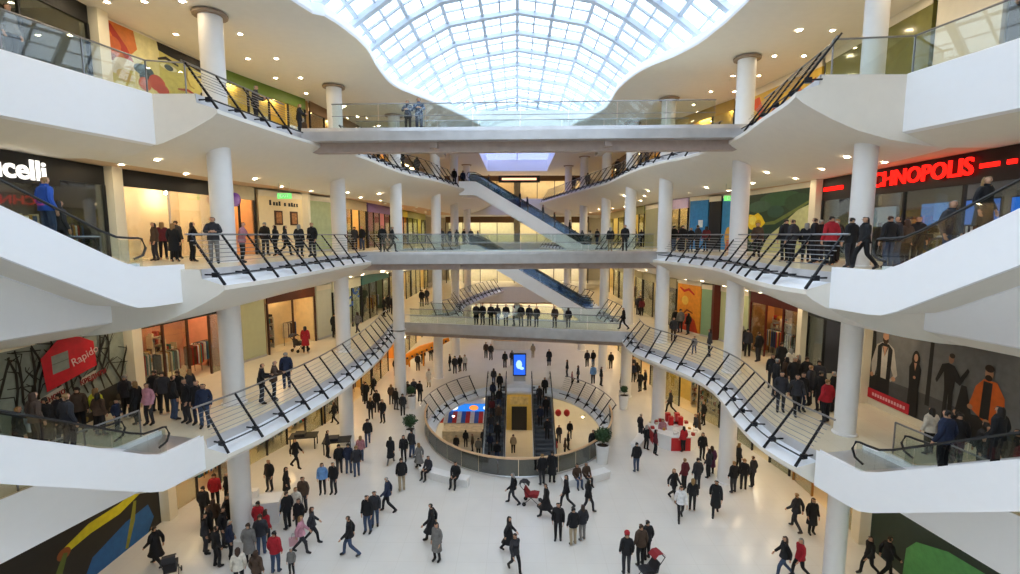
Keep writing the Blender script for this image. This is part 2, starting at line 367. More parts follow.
# ---------------------------------------------------------------- columns
shaft = {}
for side in (-1, 1):
    for (x, y) in COLS[side]:
        root = struct('column', (x, y, 0))
        for lv, zz in ((0, 0), (1, 6), (2, 12), (3, 18)):
            s_ = MB().lathe([(.5, 0), (.5, .05), (.43, .07), (.43, 4.2), (.43, 5.9)], 22) if lv < 3 else MB().lathe([(.5, 0), (.5, .05), (.43, .07), (.43, 3.75)], 22)
            s_.lathe([(.43, .0), (.01, .0)], 22)
            k = 'a' if lv < 3 else 'b'
            if k not in shaft: shaft[k] = s_.mesh('shaft', COLW, True)
            link('shaft', shaft[k], root, (0, 0, zz)).scale = ((.8, .8, 1) if x > 11.5 else (1, 1, 1))
        if 'c' not in shaft: shaft['c'] = MB().lathe([(.44, -.1), (.62, -.08), (.64, 0), (.44, 0)], 22).mesh('collar', COLLAR, True)
        link('collar', shaft['c'], root, (0, 0, 21.66))

# ---------------------------------------------------------------- downlights in the ceilings
dl = MB().lathe([(.0, 0), (.08, 0)], 12, mi=1).lathe([(.08, 0), (.13, -.015), (.14, .02)], 12, mi=0).mesh('downlight', [WHITE, DOWNL])
for side in (-1, 1):
    for lv in (0, 1, 2, 3):
        root = struct('ceiling', (0, 0, 0)); y = 7.0
        while y < 63:
            wx = wall_x(side, y)
            for off in (.5, 1.1, 2.5, 3.9):  # the row closest to the wall is added to brighten the near posters
                if (off < 1) != (y < 17.5 and lv < 3): continue
                if off > 3 and lv < 3 or (lv in (1, 2) and off > 2 and int(y / 2.9) % 2): continue
                x = wx - side * (off + (.5 if off > 1 and int(y / 2.9) % 2 else 0))
                if lv == 3: z = 21.7 if abs(x) > 11.6 - max(0, y - 30) * .12 else None
                elif y < 17.5: z = LV[lv + 1] - 2.2 if y < 14 else None
                else: z = soffit_z(lv, side, x, y)
                if z is None or any(math.hypot(x - cx, y - cy) < .7 for cx, cy in COLS[side]): continue
                link('downlight', dl, root, (x, y, z - .02))
            y += 2.9
root = struct('ceiling', (0, 0, 0))
for x in (-9, -5.2, 5.4, 9): 
    for y in (38, 44.2, 48, 52): link('downlight', dl, root, (x, y, -1.72))
for x in (-2.5, 0, 2.5):
    for y in (44, 47, 51): link('downlight', dl, root, (x, y, -1.72))
# ---------------------------------------------------------------- leaning post railings along the gallery edges
def bar_mesh(name, m, lean=1.15, foot=-.5, top=1.12):
    d = MB()
    for (x0, z0, x1, z1, hw, th) in [(0, foot, lean, top, .03, .075)]:
        dx, dz = x1 - x0, z1 - z0; l = math.hypot(dx, dz); nx, nz = dz / l * th / 2, -dx / l * th / 2
        d.prism([(x0 - nx, z0 - nz), (x1 - nx * .7, z1 - nz * .7), (x1 + nx * .7, z1 + nz * .7), (x0 + nx, z0 + nz)], -hw, hw)
    return d.mesh(name, m)
def clamp_mesh(m, lean=1.15):      # clamp that ties the post to the riser
    d = MB(); a = .36 * lean / 1.15
    d.box(a - .06, .72, -.018, .018, -.2, -.15).box(a - .14, a + .06, -.055, .055, -.26, -.1)
    return d.mesh('clamp', m)
post_me = bar_mesh('post', DARK); clamp_me = clamp_mesh(DARK)
def rail_run(frames, side_fn, L, label, spacing, lean=1.15, closed=False, cables=6, group='leaning gallery railings'):
    p0 = frames[0][0]
    t = thing('railing', label, 'railing', (p0.x, p0.y, L), 0, group)
    def pt(p, n, s):       # s along the post, 0 foot .. 1 top
        off = lean * s; q = p + n * off; return (q.x, q.y, L - .5 + 1.62 * s)
    MB().tube([pt(p, n, 1.0) for p, n in frames], .035, 6, closed=closed).build('handrail', CABLE, t, True, world=True)
    for i in range(cables):
        s = .45 + .085 * i
        MB().tube([pt(p, n, s) for p, n in frames], .012, 4, closed=closed).build('cable', CABLE, t, False, world=True)
    MB().tube([pt(p, n, .2) for p, n in frames], .03, 4, closed=closed).build('lower_rail', DARK, t, False, world=True)
    acc = spacing * .97
    for i in range(1, len(frames)):
        p, n = frames[i]; q = frames[i - 1][0]; seg = (p - q).length; acc += seg
        while acc >= spacing:
            acc -= spacing
            u = 1 - acc / seg if seg > 0 else 0
            pp = q.lerp(p, max(0, min(1, u)))
            po = link('post', post_me, t, (pp.x - p0.x, pp.y - p0.y, 0), math.atan2(n.y, n.x)); link('clamp', clamp_me, po)
    return t
NAMES = {3: 'top', 2: 'middle', 1: 'lowest'}
SIDE = {-1: 'left', 1: 'right'}
BR = {3: ((-10.1, 23.1), (10.4, 22.5), 3.4), 2: ((-9.9, 29.6), (10.4, 31.9), 3.4), 1: ((-10.0, 38.6), (8.9, 34.6), 3.6)}
def br_y(lv, x): a, b, w = BR[lv]; return a[1] + (b[1] - a[1]) * (x - a[0]) / (b[0] - a[0])
for key in LIP:
    lv, side = key; fr = lip_frames(key, .5)
    a = [f for f in fr if f[0].y < br_y(lv, f[0].x) - .1]
    b = [f for f in fr if f[0].y > br_y(lv, f[0].x) + BR[lv][2] + .1]
    rail_run(a, None, LV[lv], f'dark leaning railing on the {NAMES[lv]} {SIDE[side]} gallery before its bridge', 1.45)
    runs = [b] if key in ((3, 1), (1, -1)) else [[f for f in b if f[0].y < 45.3], [f for f in b if f[0].y > 49.9]]
    for i, r_ in enumerate(runs):
        rail_run(r_, None, LV[lv], f'dark leaning railing on the {NAMES[lv]} {SIDE[side]} gallery ' + ('beyond its bridge' if i == 0 else 'past the crosswise escalators'), 1.4)

# ---------------------------------------------------------------- glass balustrades
def glass_run(t, pts, L, h=1.08, gap=.03, step=2.0, rail=CABLE, z0=.02, mid=False, posts=True, rr=.03):
    pts = [Vector(p) for p in pts]
    top = [(p.x, p.y, L + h) for p in pts]
    MB().tube(top, rr, 6).build('handrail', rail, t, True, world=True)
    if mid: MB().tube([(p.x, p.y, L + h * .5) for p in pts], .015, 5).build('mid_rail', rail, t, False, world=True)
    for a, b in zip(pts, pts[1:]):
        l = (b - a).length; n = max(1, round(l / step)); d = (b - a) / n; dn = d.normalized(); nn = Vector((-dn.y, dn.x)) * .008
        for k in range(n):
            p = a + d * k + dn * gap; q = a + d * (k + 1) - dn * gap
            MB().slab([(p.x - nn.x, p.y - nn.y), (q.x - nn.x, q.y - nn.y), (q.x + nn.x, q.y + nn.y), (p.x + nn.x, p.y + nn.y)], L + z0, L + h - .03).build('glass_panel', GLASS, t, world=True)
            if posts:
                c = a + d * k; MB().box(c.x - .018, c.x + .018, c.y - .018, c.y + .018, L, L + h).build('post', CABLE, t, world=True)
for lv in (3, 2, 1):
    a, b, w = BR[lv]; L = LV[lv]; th = {3: .52, 2: .7, 1: .75}[lv]
    t = thing('footbridge', {3: 'top level steel footbridge with glass sides under the skylight', 2: 'middle level steel and glass footbridge across the atrium', 1: 'lowest steel and glass footbridge above the round opening'}[lv], 'bridge', (0, br_y(lv, 0), L), 0, 'glass sided footbridges')
    A = Vector(a); B = Vector(b); n = Vector((0, 1)); 
    q = [A, B, B + n * w, A + n * w]
    MB().slab([(p.x, p.y) for p in q], L - .1, L - .002).build('deck', FLOORG, t, world=True)
    for s, (p0, p1) in enumerate(((A, B), (A + n * w, B + n * w))):
        s2 = -1 if s == 0 else 1
        rows = [[(p.x, p.y + s2 * .0, L + .06), (p.x, p.y + s2 * .12, L + .06), (p.x, p.y + s2 * .14, L - .1), (p.x, p.y + s2 * .12, L - th), (p.x, p.y - s2 * .25, L - th - .03), (p.x, p.y - s2 * .3, L - .1)] for p in (p0, p1)]
        m = MB().grid(rows, 0, True); m.poly(rows[0]); m.poly(rows[1][::-1]); m.build('edge_beam', STEEL, t, world=True)
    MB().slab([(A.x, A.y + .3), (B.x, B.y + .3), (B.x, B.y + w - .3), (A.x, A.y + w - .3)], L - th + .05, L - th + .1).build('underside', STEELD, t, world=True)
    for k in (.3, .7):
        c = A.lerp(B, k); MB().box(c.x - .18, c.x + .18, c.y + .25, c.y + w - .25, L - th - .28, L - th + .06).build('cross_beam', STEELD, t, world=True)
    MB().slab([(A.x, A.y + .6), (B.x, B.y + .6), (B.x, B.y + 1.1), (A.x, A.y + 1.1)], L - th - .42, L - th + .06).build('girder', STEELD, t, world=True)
    for s, (p0, p1) in enumerate(((A, B), (A + n * w, B + n * w))):
        u0 = p0.lerp(p1, .07); u1 = p0.lerp(p1, .93)
        glass_run(t, [u0, u1], L + .06, 1.1, step=2.3, mid=True, posts=False, rr=.025)
for side in (-1, 1):
    pth = [Vector((p[0] + side * .1, p[1])) for p in NEAR[(3, side)][:4]]
    t = thing('balustrade', f'frameless glass balustrade on the near {SIDE[side]} top gallery', 'balustrade', (pth[0].x, pth[0].y, 18), 0, 'near glass balustrades')
    end = (LIP[(3, side)][0][0] + side * 1.2, pth[0].y + .25)
    glass_run(t, [Vector(end)] + pth, 18, 1.12, step=2.1)
    for lv in (2, 1):
        pth = [Vector((p[0] + side * .1, p[1])) for p in NEAR[(lv, side)][:4]]
        t = thing('balustrade', f'glass balustrade behind the {SIDE[side]} escalator on the {NAMES[lv]} gallery', 'balustrade', (pth[0].x, pth[0].y, LV[lv]), 0, 'near glass balustrades')
        glass_run(t, pth, LV[lv], 1.05, step=2.1)

# ---------------------------------------------------------------- escalators
step_me = None
RIDE = {}
def escalator(label, start, dirv, rise=6., slope=.54, width=1.7, panel=1.22, group=None, key=None, glass=GLASS, flip=False, handh=.85, panelmat=None, lag=0.):
    """start = bottom comb centre (x, y, z); dirv = horizontal direction of travel upwards"""
    global step_me
    d = Vector(dirv).normalized(); ang = math.atan2(d.y, d.x); run = rise / slope
    t = thing('escalator', label, 'escalator', start, ang, group); hw = width / 2
    pm = panelmat or FASC
    def line(dz, ext=1.5, r=.5):       # broken line along the flight, lifted by dz
        sx = .0
        return [(-ext, dz), (-r * .6, dz), (r * .2, dz + slope * r * .12), (r, dz + slope * r * .75), (run - r, rise + dz - slope * r * .75), (run - r * .2, rise + dz - slope * r * .12), (run + r * .6, rise + dz), (run + ext, rise + dz)]
    up = line(.16); lo = line(.16 - panel)
    for s in (-1, 1):
        y0, y1 = (hw, hw + .14) if s > 0 else (-hw - .14, -hw)
        pts = [(up[0][0], up[0][1] - .15), (up[0][0] + .04, up[0][1] - .04), (up[0][0] + .15, up[0][1])] + up[1:] + lo[::-1]
        m = MB(); n = len(up)
        m.grid([[(a[0], y, a[1]) for y in (y0, y1)] for a in pts + [pts[0]]])
        for i in range(n - 1):
            for y in (y0, y1): m.add([(up[i][0], y, up[i][1]), (up[i + 1][0], y, up[i + 1][1]), (lo[i + 1][0], y, lo[i + 1][1]), (lo[i][0], y, lo[i][1])], [(0, 1, 2, 3)])
        m.build('side_panel', pm, t)
        hr = [(x + lag, z) for x, z in line(.16 + handh, .5)]
        loop = [(-.35 + lag, .4), (-.62 + lag, .5), (-.72 + lag, .72), (-.62 + lag, .98)] + hr + [(run + lag + .62, rise + .98), (run + lag + .72, rise + .72), (run + lag + .62, rise + .5), (run + lag + .35, rise + .4)]
        yc = s * (hw + .07)
        MB().tube([(x, yc, z) for x, z in loop], .035, 6).build('handrail', RUBBER, t, True)
        ks = 7
        for k in range(ks):
            x0 = lag - .6 + (run + 1.2) * k / ks + .02; x1 = lag - .6 + (run + 1.2) * (k + 1) / ks - .02
            def zz(x): return max(0, min(rise, (x) * slope)) + .17
            def zt(x): return max(zz(x) + .05, max(0, min(rise, (x - lag) * slope)) + .1 + handh)
            cuts = sorted({x0, x1} | {c for c in (0, run, lag, run + lag) if x0 < c < x1})
            m = MB()
            for ca, cb in zip(cuts, cuts[1:]): m.prism([(ca, zz(ca)), (cb, zz(cb)), (cb, zt(cb)), (ca, zt(ca))], yc - .008, yc + .008)
            m.build('glass_panel', glass, t)
    lo2 = [(x, z + .01) for x, z in lo]
    MB().grid([[(x, y, z) for y in (-hw - .13, hw + .13)] for x, z in lo2]).build('underside', SOFF, t)
    for x0, x1, z in ((-1.5, lag, .0), (run + lag, run + 1.5, rise)):
        MB().box(x0, x1, -hw, hw, z - .06, z + .01).build('landing_plate', STEEL, t)
    n = int(rise / .21); dx = run / n
    if step_me is None or abs(step_me[1] - dx) > 1e-4 or step_me[2] != hw:
        step_me = (MB().prism([(0, 0), (0, .19), (.03, .21), (dx + .03, .21), (dx + .03, .17), (.06, 0)], -hw + .03, hw - .03).mesh('step', STEPM), dx, hw)
    for k in range(n): link('step', step_me[0], t, (k * dx + lag, 0, k * .21 - .0))
    RIDE[key] = (Vector(start) + Vector((d.x, d.y, 0)) * lag, d, dx, hw, n)
    return t
for side, sx in ((-1, 'left'), (1, 'right')):
    for lv in (1, 2):
        x0, y0 = {(-1, 1): (-10.9, 15.9), (-1, 2): (-10.75, 15.35), (1, 1): (9.75, 15.1), (1, 2): (9.3, 14.3)}[(side, lv)]
        dv = Vector((side * .235, -1)).normalized(); perp = Vector((side, .235 * 1)).normalized()   # outward across the flight
        c = Vector((x0, y0)) + perp * .99 + dv * 1.5
        escalator(f'white sided escalator climbing toward the viewer from the {NAMES[lv]} {sx} gallery', (c.x, c.y, LV[lv]), dv, slope=.54 if lv == 2 else .59, group='escalators beside the viewer', lag=.4, key=f'n{side}{lv}')
GB = glassy('blue_light_tint_glass', 'd2e2f4', .06)  # pale blue tint stands in for the light on these balustrades
for lv, x0, y0 in ((2, 6.4, 46.5), (1, 6.6, 45.6)):
    for k, off in ((0, 0), (1, 1.95)):
        escalator(('front' if k == 0 else 'rear') + f' flight of the far crosswise escalator pair down to the {NAMES[lv]} level', (x0, y0 + off, LV[lv]), (-1, .05), slope=.577, width=1.5, panel=1.3, group='far crosswise escalators', key=f'f{lv}{k}', glass=GB)
for k, x in ((0, -1.75), (1, 2.15)):
    escalator(('left crowded' if k == 0 else 'right emptier') + ' escalator climbing out of the round opening', (x, 30.9, -6), (0, 1), slope=.577, width=1.5, panel=1.0, group='basement escalators', key=f'h{k}', panelmat=STEEL)

# ---------------------------------------------------------------- railing round the oval opening
fr = []
for k in range(0, 73):
    tt = 2 * math.pi * k / 72; c, s_ = math.cos(tt), math.sin(tt)
    p = Vector((HC[0] + (HA - .6) * c, HC[1] + (HB - .6) * s_)); n = Vector((c / HA, s_ / HB)).normalized(); fr.append((p, n))
right = fr[70:] + fr[0:17] if False else fr[0:12]
left = fr[25:37]
rail_run(right, None, 0, 'curved leaning railing on the right rim of the round floor opening', 1.2, group='rim railings of the round opening')
rail_run(left, None, 0, 'curved leaning railing on the left rim of the round floor opening', 1.2, group='rim railings of the round opening')
t = thing('balustrade', 'curved dark glass balustrade with pale wooden handrail before the round opening', 'balustrade', (HC[0], HC[1] - HB, 0))
WOOD = mat('pale_wood_rail', 'd9b48c', .4, vary=.08)
near = [Vector(ell(HA + .05, HB + .05, k, 0)[:2]) for k in range(36, 73)]
GD = glassy('smoky_balustrade_glass', '8b948f', .16)
MB().tube([(p.x, p.y, 1.1) for p in near], .07, 8).build('handrail', WOOD, t, True, world=True)
MB().tube([(p.x, p.y, .06) for p in near], .05, 5).build('base_channel', STEEL, t, True, world=True)
for a, b in zip(near[::2], near[2::2]):
    d = (b - a).normalized() * .02; nn = Vector((-d.y, d.x)) * .5
    p, q = a + d, b - d
    MB().slab([(p.x - nn.x, p.y - nn.y), (q.x - nn.x, q.y - nn.y), (q.x + nn.x, q.y + nn.y), (p.x + nn.x, p.y + nn.y)], .05, 1.06).build('glass_panel', GD, t, world=True)
# ---------------------------------------------------------------- shopfronts along the galleries
# local frame of a bay: x runs left to right as seen from the atrium, y into the shop, z up from the floor
def bay(name, label, cat, lv, side, ya, yb, group=None):
    if side < 0: a, b = ya, yb
    else: a, b = yb, ya
    A = Vector((wall_x(side, a), a)); B = Vector((wall_x(side, b), b)); d = B - A
    t = thing(name, label, cat, (A.x, A.y, LV[lv]), math.atan2(d.y, d.x), group)
    return t, d.length
PILM = mat('cream_pilaster', 'ece3cc', .5, vary=.02)
def pilaster(lv, side, y, w=.45, m=None):
    y0, y1 = y - w / 2, y + w / 2
    x0 = wall_x(side, y); o = tag(link('trim_1', MB().box(-.25, .25, -w / 2, w / 2, 0, CLEAR if lv < 3 else 3.7).mesh('trim', m or PILM), None, (x0 - side * .1, y, LV[lv])), kind='structure')
MERCH = [mat('merch_' + n, c, .6, vary=.2) for n, c in (('red', 'a82a24'), ('blue', '2d4f86'), ('ochre', 'b88a35'), ('teal', '3b7d78'), ('cream', 'd9ccb0'), ('dark', '2b2930'), ('white', 'e8e6e2'), ('brown', '6b4630'))]
BROWN = mat('dark_brown_timber', '4a2a1c', .4, vary=.15)
OLIVE = mat('olive_glass_film', '7c7a45', .15, vary=.1)
GREENP = mat('pale_green_film', 'b9c49a', .2, vary=.08)
def shop(lv, side, ya, yb, label, back='e8c79a', sign=None, signbg='2a2522', lamp=None, n=3, depth=2.8, h=3.3, merch=10, mdark=False, floor=None, frame=None, seed=0, glass=True):
    rnd = random.Random(seed + int(ya * 10) + lv * 77)
    t, w = bay('shopfront', label, 'shop', lv, side, ya, yb)
    if 27 < (ya + yb) / 2 < 43: depth = 1.5
    bm_ = mat('shop_wall_' + back, back, .7, vary=.06)
    MB().box(0, w, depth, depth + .1, 0, h + .4).build('back_wall', bm_, t)
    MB().box(-.02, .06, .1, depth, 0, h + .4).build('side_wall', bm_, t); MB().box(w - .06, w + .02, .1, depth, 0, h + .4).build('side_wall', bm_, t)
    MB().box(0, w, 0, depth, .0, .015).build('shop_floor', FLOORG, t)
    MB().box(0, w, 0, depth, h + .3, h + .4).build('shop_ceiling', WHITE, t)
    lm = lamp or STRIPW
    k = max(1, int(w / 2.6))
    for i in range(k):
        x = w * (i + .5) / k
        MB().box(x - .55, x + .55, 1.2, 1.45, h + .24, h + .3).build('lamp', lm, t)
    fm = frame or BLACK
    MB().box(0, w, -.06, .06, h - .25, CLEAR - .02).build('sign_band', mat('sign_band_' + signbg, signbg, .5, vary=.05), t)
    for i in range(n + 1):
        x = w * i / n; MB().box(x - .04, x + .04, -.05, .05, 0, h - .25).build('mullion', fm, t)
    if glass:
        for i in range(n):
            if n >= 3 and i == n // 2: continue          # open doorway
            MB().box(w * i / n + .04, w * (i + 1) / n - .04, -.008, .008, .02, h - .25).build('pane', GLASSC, t)
    for i in range(merch):
        x = rnd.uniform(.3, w - .8); y = rnd.uniform(.8, depth - .5); kind = rnd.random()
        m = MB()
        if kind < .55:      # shelf unit with goods
            hh = rnd.uniform(1.2, 2.3); ww = rnd.uniform(.5, 1.0); y = depth - .4
            x = min(x, w - ww - .1)
            m.box(x, x + .04, y, y + .35, 0, hh, 4).box(x + ww - .04, x + ww, y, y + .35, 0, hh, 4)
            z = .3
            while z < hh:
                m.box(x, x + ww, y, y + .35, z, z + .03, 4)
                q = x + .06
                while q < x + ww - .14:
                    e = rnd.uniform(.08, .16); m.box(q, q + e, y + .04, y + .3, z + .03, z + rnd.uniform(.12, .32), rnd.randrange(8)); q += e + .03
                z += .42
            m.build('display_shelf', MERCH, t)
        else:               # garment rail
            ww = rnd.uniform(.8, 1.3); x = min(x, w - ww - .1)
            m.tube([(x, y, 0), (x, y, 1.5), (x + ww, y, 1.5), (x + ww, y, 0)], .02, 4, 5)
            q = x + .08
            while q < x + ww - .08:
                c = rnd.randrange(8); m.prism([(q, .5), (q, 1.4), (q + .02, 1.47), (q + .05, 1.4), (q + .05, .5)], y - .22, y + .22, c); q += .09
            m.build('garment_rail', MERCH, t)
    if sign:
        for (s, u, z, size, m_) in sign:
            link('lettering', text_mesh('lettering', s, size, .02, m_, .01), t, (u * w, -.1, z), rot=(math.pi / 2, 0, 0))
    return t, w
PC = {}
def pcol(h): 
    return mat('print_' + h, h, .55, vary=.12, scale=4)
def poster(lv, side, ya, yb, z0, z1, label, base, layers, name='mural', cat='mural', frame=None):
    t, w = bay(name, label, cat, lv, side, ya, yb)
    MB().box(0, w, 0, .12, z0, z1).build('panel', pcol(base), t)
    cols = []; m = MB(); H = z1 - z0
    for i, l in enumerate(layers):
        c = l[1]
        if c not in cols: cols.append(c)
        y = -.004 - .0012 * i; mi = cols.index(c)
        if l[0] == 'p': pts = l[2]
        elif l[0] == 'e':
            cx, cy, rx, ry = l[2]; rot = l[3] if len(l) > 3 else 0; pts = []
            for k in range(16):
                a = 2 * math.pi * k / 16; ex, ey = rx * math.cos(a) * w, ry * math.sin(a) * H
                pts.append((cx + (ex * math.cos(rot) - ey * math.sin(rot)) / w, cy + (ex * math.sin(rot) + ey * math.cos(rot)) / H))
        elif l[0] == 's':       # a brush stroke: centre line, width in metres
            pl = [Vector((u * w, v * H)) for u, v in l[2]]; wd = l[3]; L_, R_ = [], []
            for k, p in enumerate(pl):
                tt = (pl[min(k + 1, len(pl) - 1)] - pl[max(k - 1, 0)]).normalized(); nn = Vector((-tt.y, tt.x)) * wd * (.5 if 0 < k < len(pl) - 1 else .3)
                L_.append(p + nn); R_.append(p - nn)
            for k in range(len(pl) - 1):
                m.add([(q.x, y, z0 + q.y) for q in (L_[k], L_[k + 1], R_[k + 1], R_[k])], [(0, 1, 2, 3)], mi)
            continue
        m.poly([(min(max(u, 0), 1) * w, y, z0 + min(max(v, 0), 1) * H) for u, v in pts], mi)
    if layers: m.build('print', [pcol(c) for c in cols], t, recalc=False)
    MB().box(0, w, 0, .12, z1, CLEAR - .12 if lv == 3 else CLEAR - .02).build('header', PILM, t)
    if z0 > .02: MB().box(0, w, 0, .12, 0, z0).build('plinth', PILM, t)
    return t, w
def plain(lv, side, ya, yb, col, label, h=None, glazing=None):
    t, w = bay('wall_panel', label, 'wall panel', lv, side, ya, yb)
    MB().box(0, w, 0, .15, 0, CLEAR - .11).build('panel', glazing or mat('panel_' + col, col, .6, vary=.03), t)
    MB().box(0, w, -.04, .0, 0, .12).build('skirting', STEEL, t)
    MB().box(0, w, -.04, .0, CLEAR - .45, CLEAR - .11).build('header', PILM, t)
    return t, w

# ---- left side, top gallery
shop(3, -1, 6, 18.9, 'black fronted dark shop behind the near left glass balustrade, top gallery', back='18181c', signbg='0c0c0e', lamp=emit('dim_lamp', 'ffe0c0', .5 * LAMP), n=5, merch=6)
pilaster(3, -1, 19.25, .5)
poster(3, -1, 19.6, 25.6, .1, 3.6, 'large painted mural of a face with red flowers, top left gallery', 'c9be6a', [
 ('p', 'dcd39a', [(.2, .3), (.2, 1), (.42, 1), (.40, .3)]), ('p', 'd9792f', [(0, .72), (.02, 1), (.22, 1), (.24, .8), (.14, .62), (.05, .58)]), ('p', 'b8321f', [(.01, .99), (.06, .97), (.16, .78), (.22, .58), (.16, .6), (.08, .8)]), ('e', 'd0642a', (.07, .75, .05, .09)),
 ('e', '9c5a3c', (.05, .6, .035, .05)), ('e', 'e6e2da', (.15, .58, .09, .06)), ('e', 'd9d4c8', (.06, .5, .06, .07)), ('e', '4d6478', (.28, .58, .08, .07)), ('e', '2f4350', (.30, .50, .06, .07)), ('e', 'c9b070', (.13, .44, .06, .07)), ('e', 'c05048', (.38, .48, .07, .1)), ('e', 'c86a50', (.28, .42, .05, .08)), ('e', 'b84a44', (.42, .42, .06, .07)),
 ('p', '17130f', [(.40, 1), (.41, .9), (.5, .88), (.7, .86), (.86, .82), (.98, .72), (.99, 1)]), ('s', '1d1810', [(.40, .79), (.47, .84), (.58, .80)], .14), ('s', '1d1810', [(.76, .76), (.85, .80), (.94, .76)], .12),
 ('e', 'e9e2b8', (.49, .73, .075, .04)), ('e', '2c4048', (.49, .73, .04, .038)), ('e', 'e9e2b8', (.86, .70, .055, .036)), ('e', '2c4048', (.86, .70, .032, .034)), ('s', 'a09048', [(.66, .82), (.65, .7), (.68, .6), (.72, .58)], .1), ('p', '32292a', [(.76, .38), (.78, .56), (.84, .6), (.9, .5), (.9, .38)]), ('s', 'a04038', [(.56, .5), (.65, .53), (.73, .5)], .12)])
shop(3, -1, 25.9, 31.5, 'yellow walled shop behind the first left column, top gallery', back='d9c46a', signbg='6f8a3a', n=4)
shop(3, -1, 31.9, 39, 'warm lit shop left of the top footbridge, top gallery', back='d8b27a', signbg='8a6a48', n=4)
shop(3, -1, 39.4, 50, 'ochre lit shop far along the top left gallery', back='c89a4a', signbg='7a5a30', n=5)
shop(3, -1, 50.4, 64, 'last warm shop at the end of the top left gallery', back='c8924a', signbg='7a5a30', n=5)
# ---- left side, middle gallery
t, w = shop(2, -1, 7, 19.0, 'dark shop with white lettering beside the near left escalator', back='3a3438', signbg='131315', lamp=STRIPC, n=5, merch=26, seed=3)
link('lettering', text_mesh('lettering', 'Bücelli', .92, .02, WHITESIGN, .02), [c for c in t.children if c.name.startswith('sign_band')][0], (w * .70, -.12, 3.22), rot=(math.pi / 2, 0, 0))
MB().box(w * .53, w * .84, -.1, -.05, 2.8, 3.78).build('sign_board', BLACK, t)
pilaster(2, -1, 19.3, .5)
t, w = bay('shopfront', 'empty shop unit with two lit spots on a peach wall', 'shop', 2, -1, 19.65, 25.0)
pm = mat('peach_wall', 'f0dac0', .7, vary=.04)
MB().box(0, w, 2.2, 2.3, 0, 3.8).build('back_wall', pm, t); MB().box(0, .06, 0, 2.2, 0, 3.8).build('side_wall', pm, t); MB().box(w - .06, w, 0, 2.2, 0, 3.8).build('side_wall', pm, t)
MB().box(0, w, -.05, .05, 3.1, 3.8).build('sign_band', BLACK, t); MB().box(0, w, 0, 2.2, 0, .015).build('shop_floor', FLOORG, t); MB().box(0, w, 0, 2.2, 3.35, 3.4).build('shop_ceiling', WHITE, t)
for x in (.26, .72): 
    MB().lathe([(.05, .12), (.09, 0), (.0, 0)], 10).build('spot', emit('spot_glow', 'ffdcb2', 420 * LAMP), t).location = (w * x, 1.5, 3.1)
for x in (0, .45, 1): MB().box(w * x - .03, w * x + .03, -.04, .04, 0, 3.1).build('mullion', STEEL, t)
for x in (0, .45): MB().box(w * x + .04, w * (x + (.45 if x == 0 else .55)) - .04, -.008, .008, 0, 3.1).build('pane', GLASSC, t)
t, w = shop(2, -1, 25.3, 27.3, 'narrow shop with an orange lit doorway and purple disc sign', back='eabb86', signbg='d8cfae', n=2, merch=0, glass=False)
d_ = MB().lathe([(0, -.03), (.36, -.03), (.36, .03), (0, .03)], 20).build('disc_sign', mat('purple_disc', '6a48b0', .4), t); d_.location = (.3, -.55, 2.95); d_.rotation_euler = (0, math.pi / 2, 0)
MB().box(.28, .32, -.25, .0, 2.9, 3.0).build('bracket', STEEL, t)
t, w = plain(2, -1, 27.6, 31.0, 'f2dfb4', 'cream wall with two framed pictures and dark lettering, middle left gallery')
for x in (.4, .75):
    f_ = MB().box(w * x - .3, w * x + .3, -.06, 0, 1.7, 2.55).build('picture_frame', BROWN, t)
    MB().box(w * x - .2, w * x + .2, -.07, -.05, 1.8, 2.45).build('picture', mat('picture_sepia', 'b07a4a', .5, vary=.4, scale=9), f_)
for k, (u, hh) in enumerate(((.22, .3), (.3, .2), (.36, .2), (.42, .26), (.54, .2), (.64, .2), (.7, .24), (.76, .2), (.82, .2))):
    MB().box(w * u, w * u + .13, -.03, -.01, 2.85, 2.85 + hh).box(w * u + .03, w * u + .13, -.04, -.02, 2.85, 2.9).build('letter', BLACK, t)
plain(2, -1, 31.1, 34.0, '8a9668', 'green glazed shop panel between the left columns, middle gallery', glazing=GREENP)
pilaster(2, -1, 31.05, .3)
shop(2, -1, 34.2, 40, 'warm cream shop behind the left bridge end, middle gallery', back='f0cf90', signbg='cbb890', n=4, lamp=STRIPW)
shop(2, -1, 40.3, 47, 'brightly coloured shop with mixed goods, middle left gallery', back='c88a9a', signbg='7a5a9a', n=4, merch=20)
shop(2, -1, 47.3, 54, 'orange lit shop far along the middle left gallery', back='e8941a', signbg='c8b020', n=4, merch=6)
shop(2, -1, 54.4, 64, 'pale green shop at the end of the middle left gallery', back='bcc070', signbg='a8a860', n=4, merch=6)
# ---- left side, lowest gallery
tree = [('p', '1a1815', [(0, 0), (1, 0), (1, .34), (.75, .30), (.5, .26), (.3, .14), (0, .1)])]
rt = random.Random(4)
for k in range(17):
    x = .02 + k * .058 + rt.uniform(-.02, .02); y = .25 + .1 * rt.random()
    pts = [(x, y)]
    for j in range(4): pts.append((pts[-1][0] + rt.uniform(-.06, .06), pts[-1][1] + .17))
    tree.append(('s', '16140f', pts, .09))
    for j in range(1, 4): tree.append(('s', '16140f', [pts[j], (pts[j][0] + rt.uniform(-.08, .08), pts[j][1] + .12), (pts[j][0] + rt.uniform(-.14, .14), pts[j][1] + .16)], .05))
tree += [('p', 'd0102a', [(.35, .50), (.33, .85), (.45, 1.0), (.60, 1.0), (.72, .90), (.73, .62)]), ('p', '8f9a92', [(.40, .66), (.40, .85), (.52, .87), (.52, .68)]), ('s', '5a615c', [(.40, .76), (.52, .78)], .03),
 ('p', 'c9c2b4', [(.18, .30), (.2, .42), (.46, .52), (.47, .42)]), ('p', 'c9c2b4', [(.58, .44), (.6, .53), (.72, .57), (.70, .48)])]
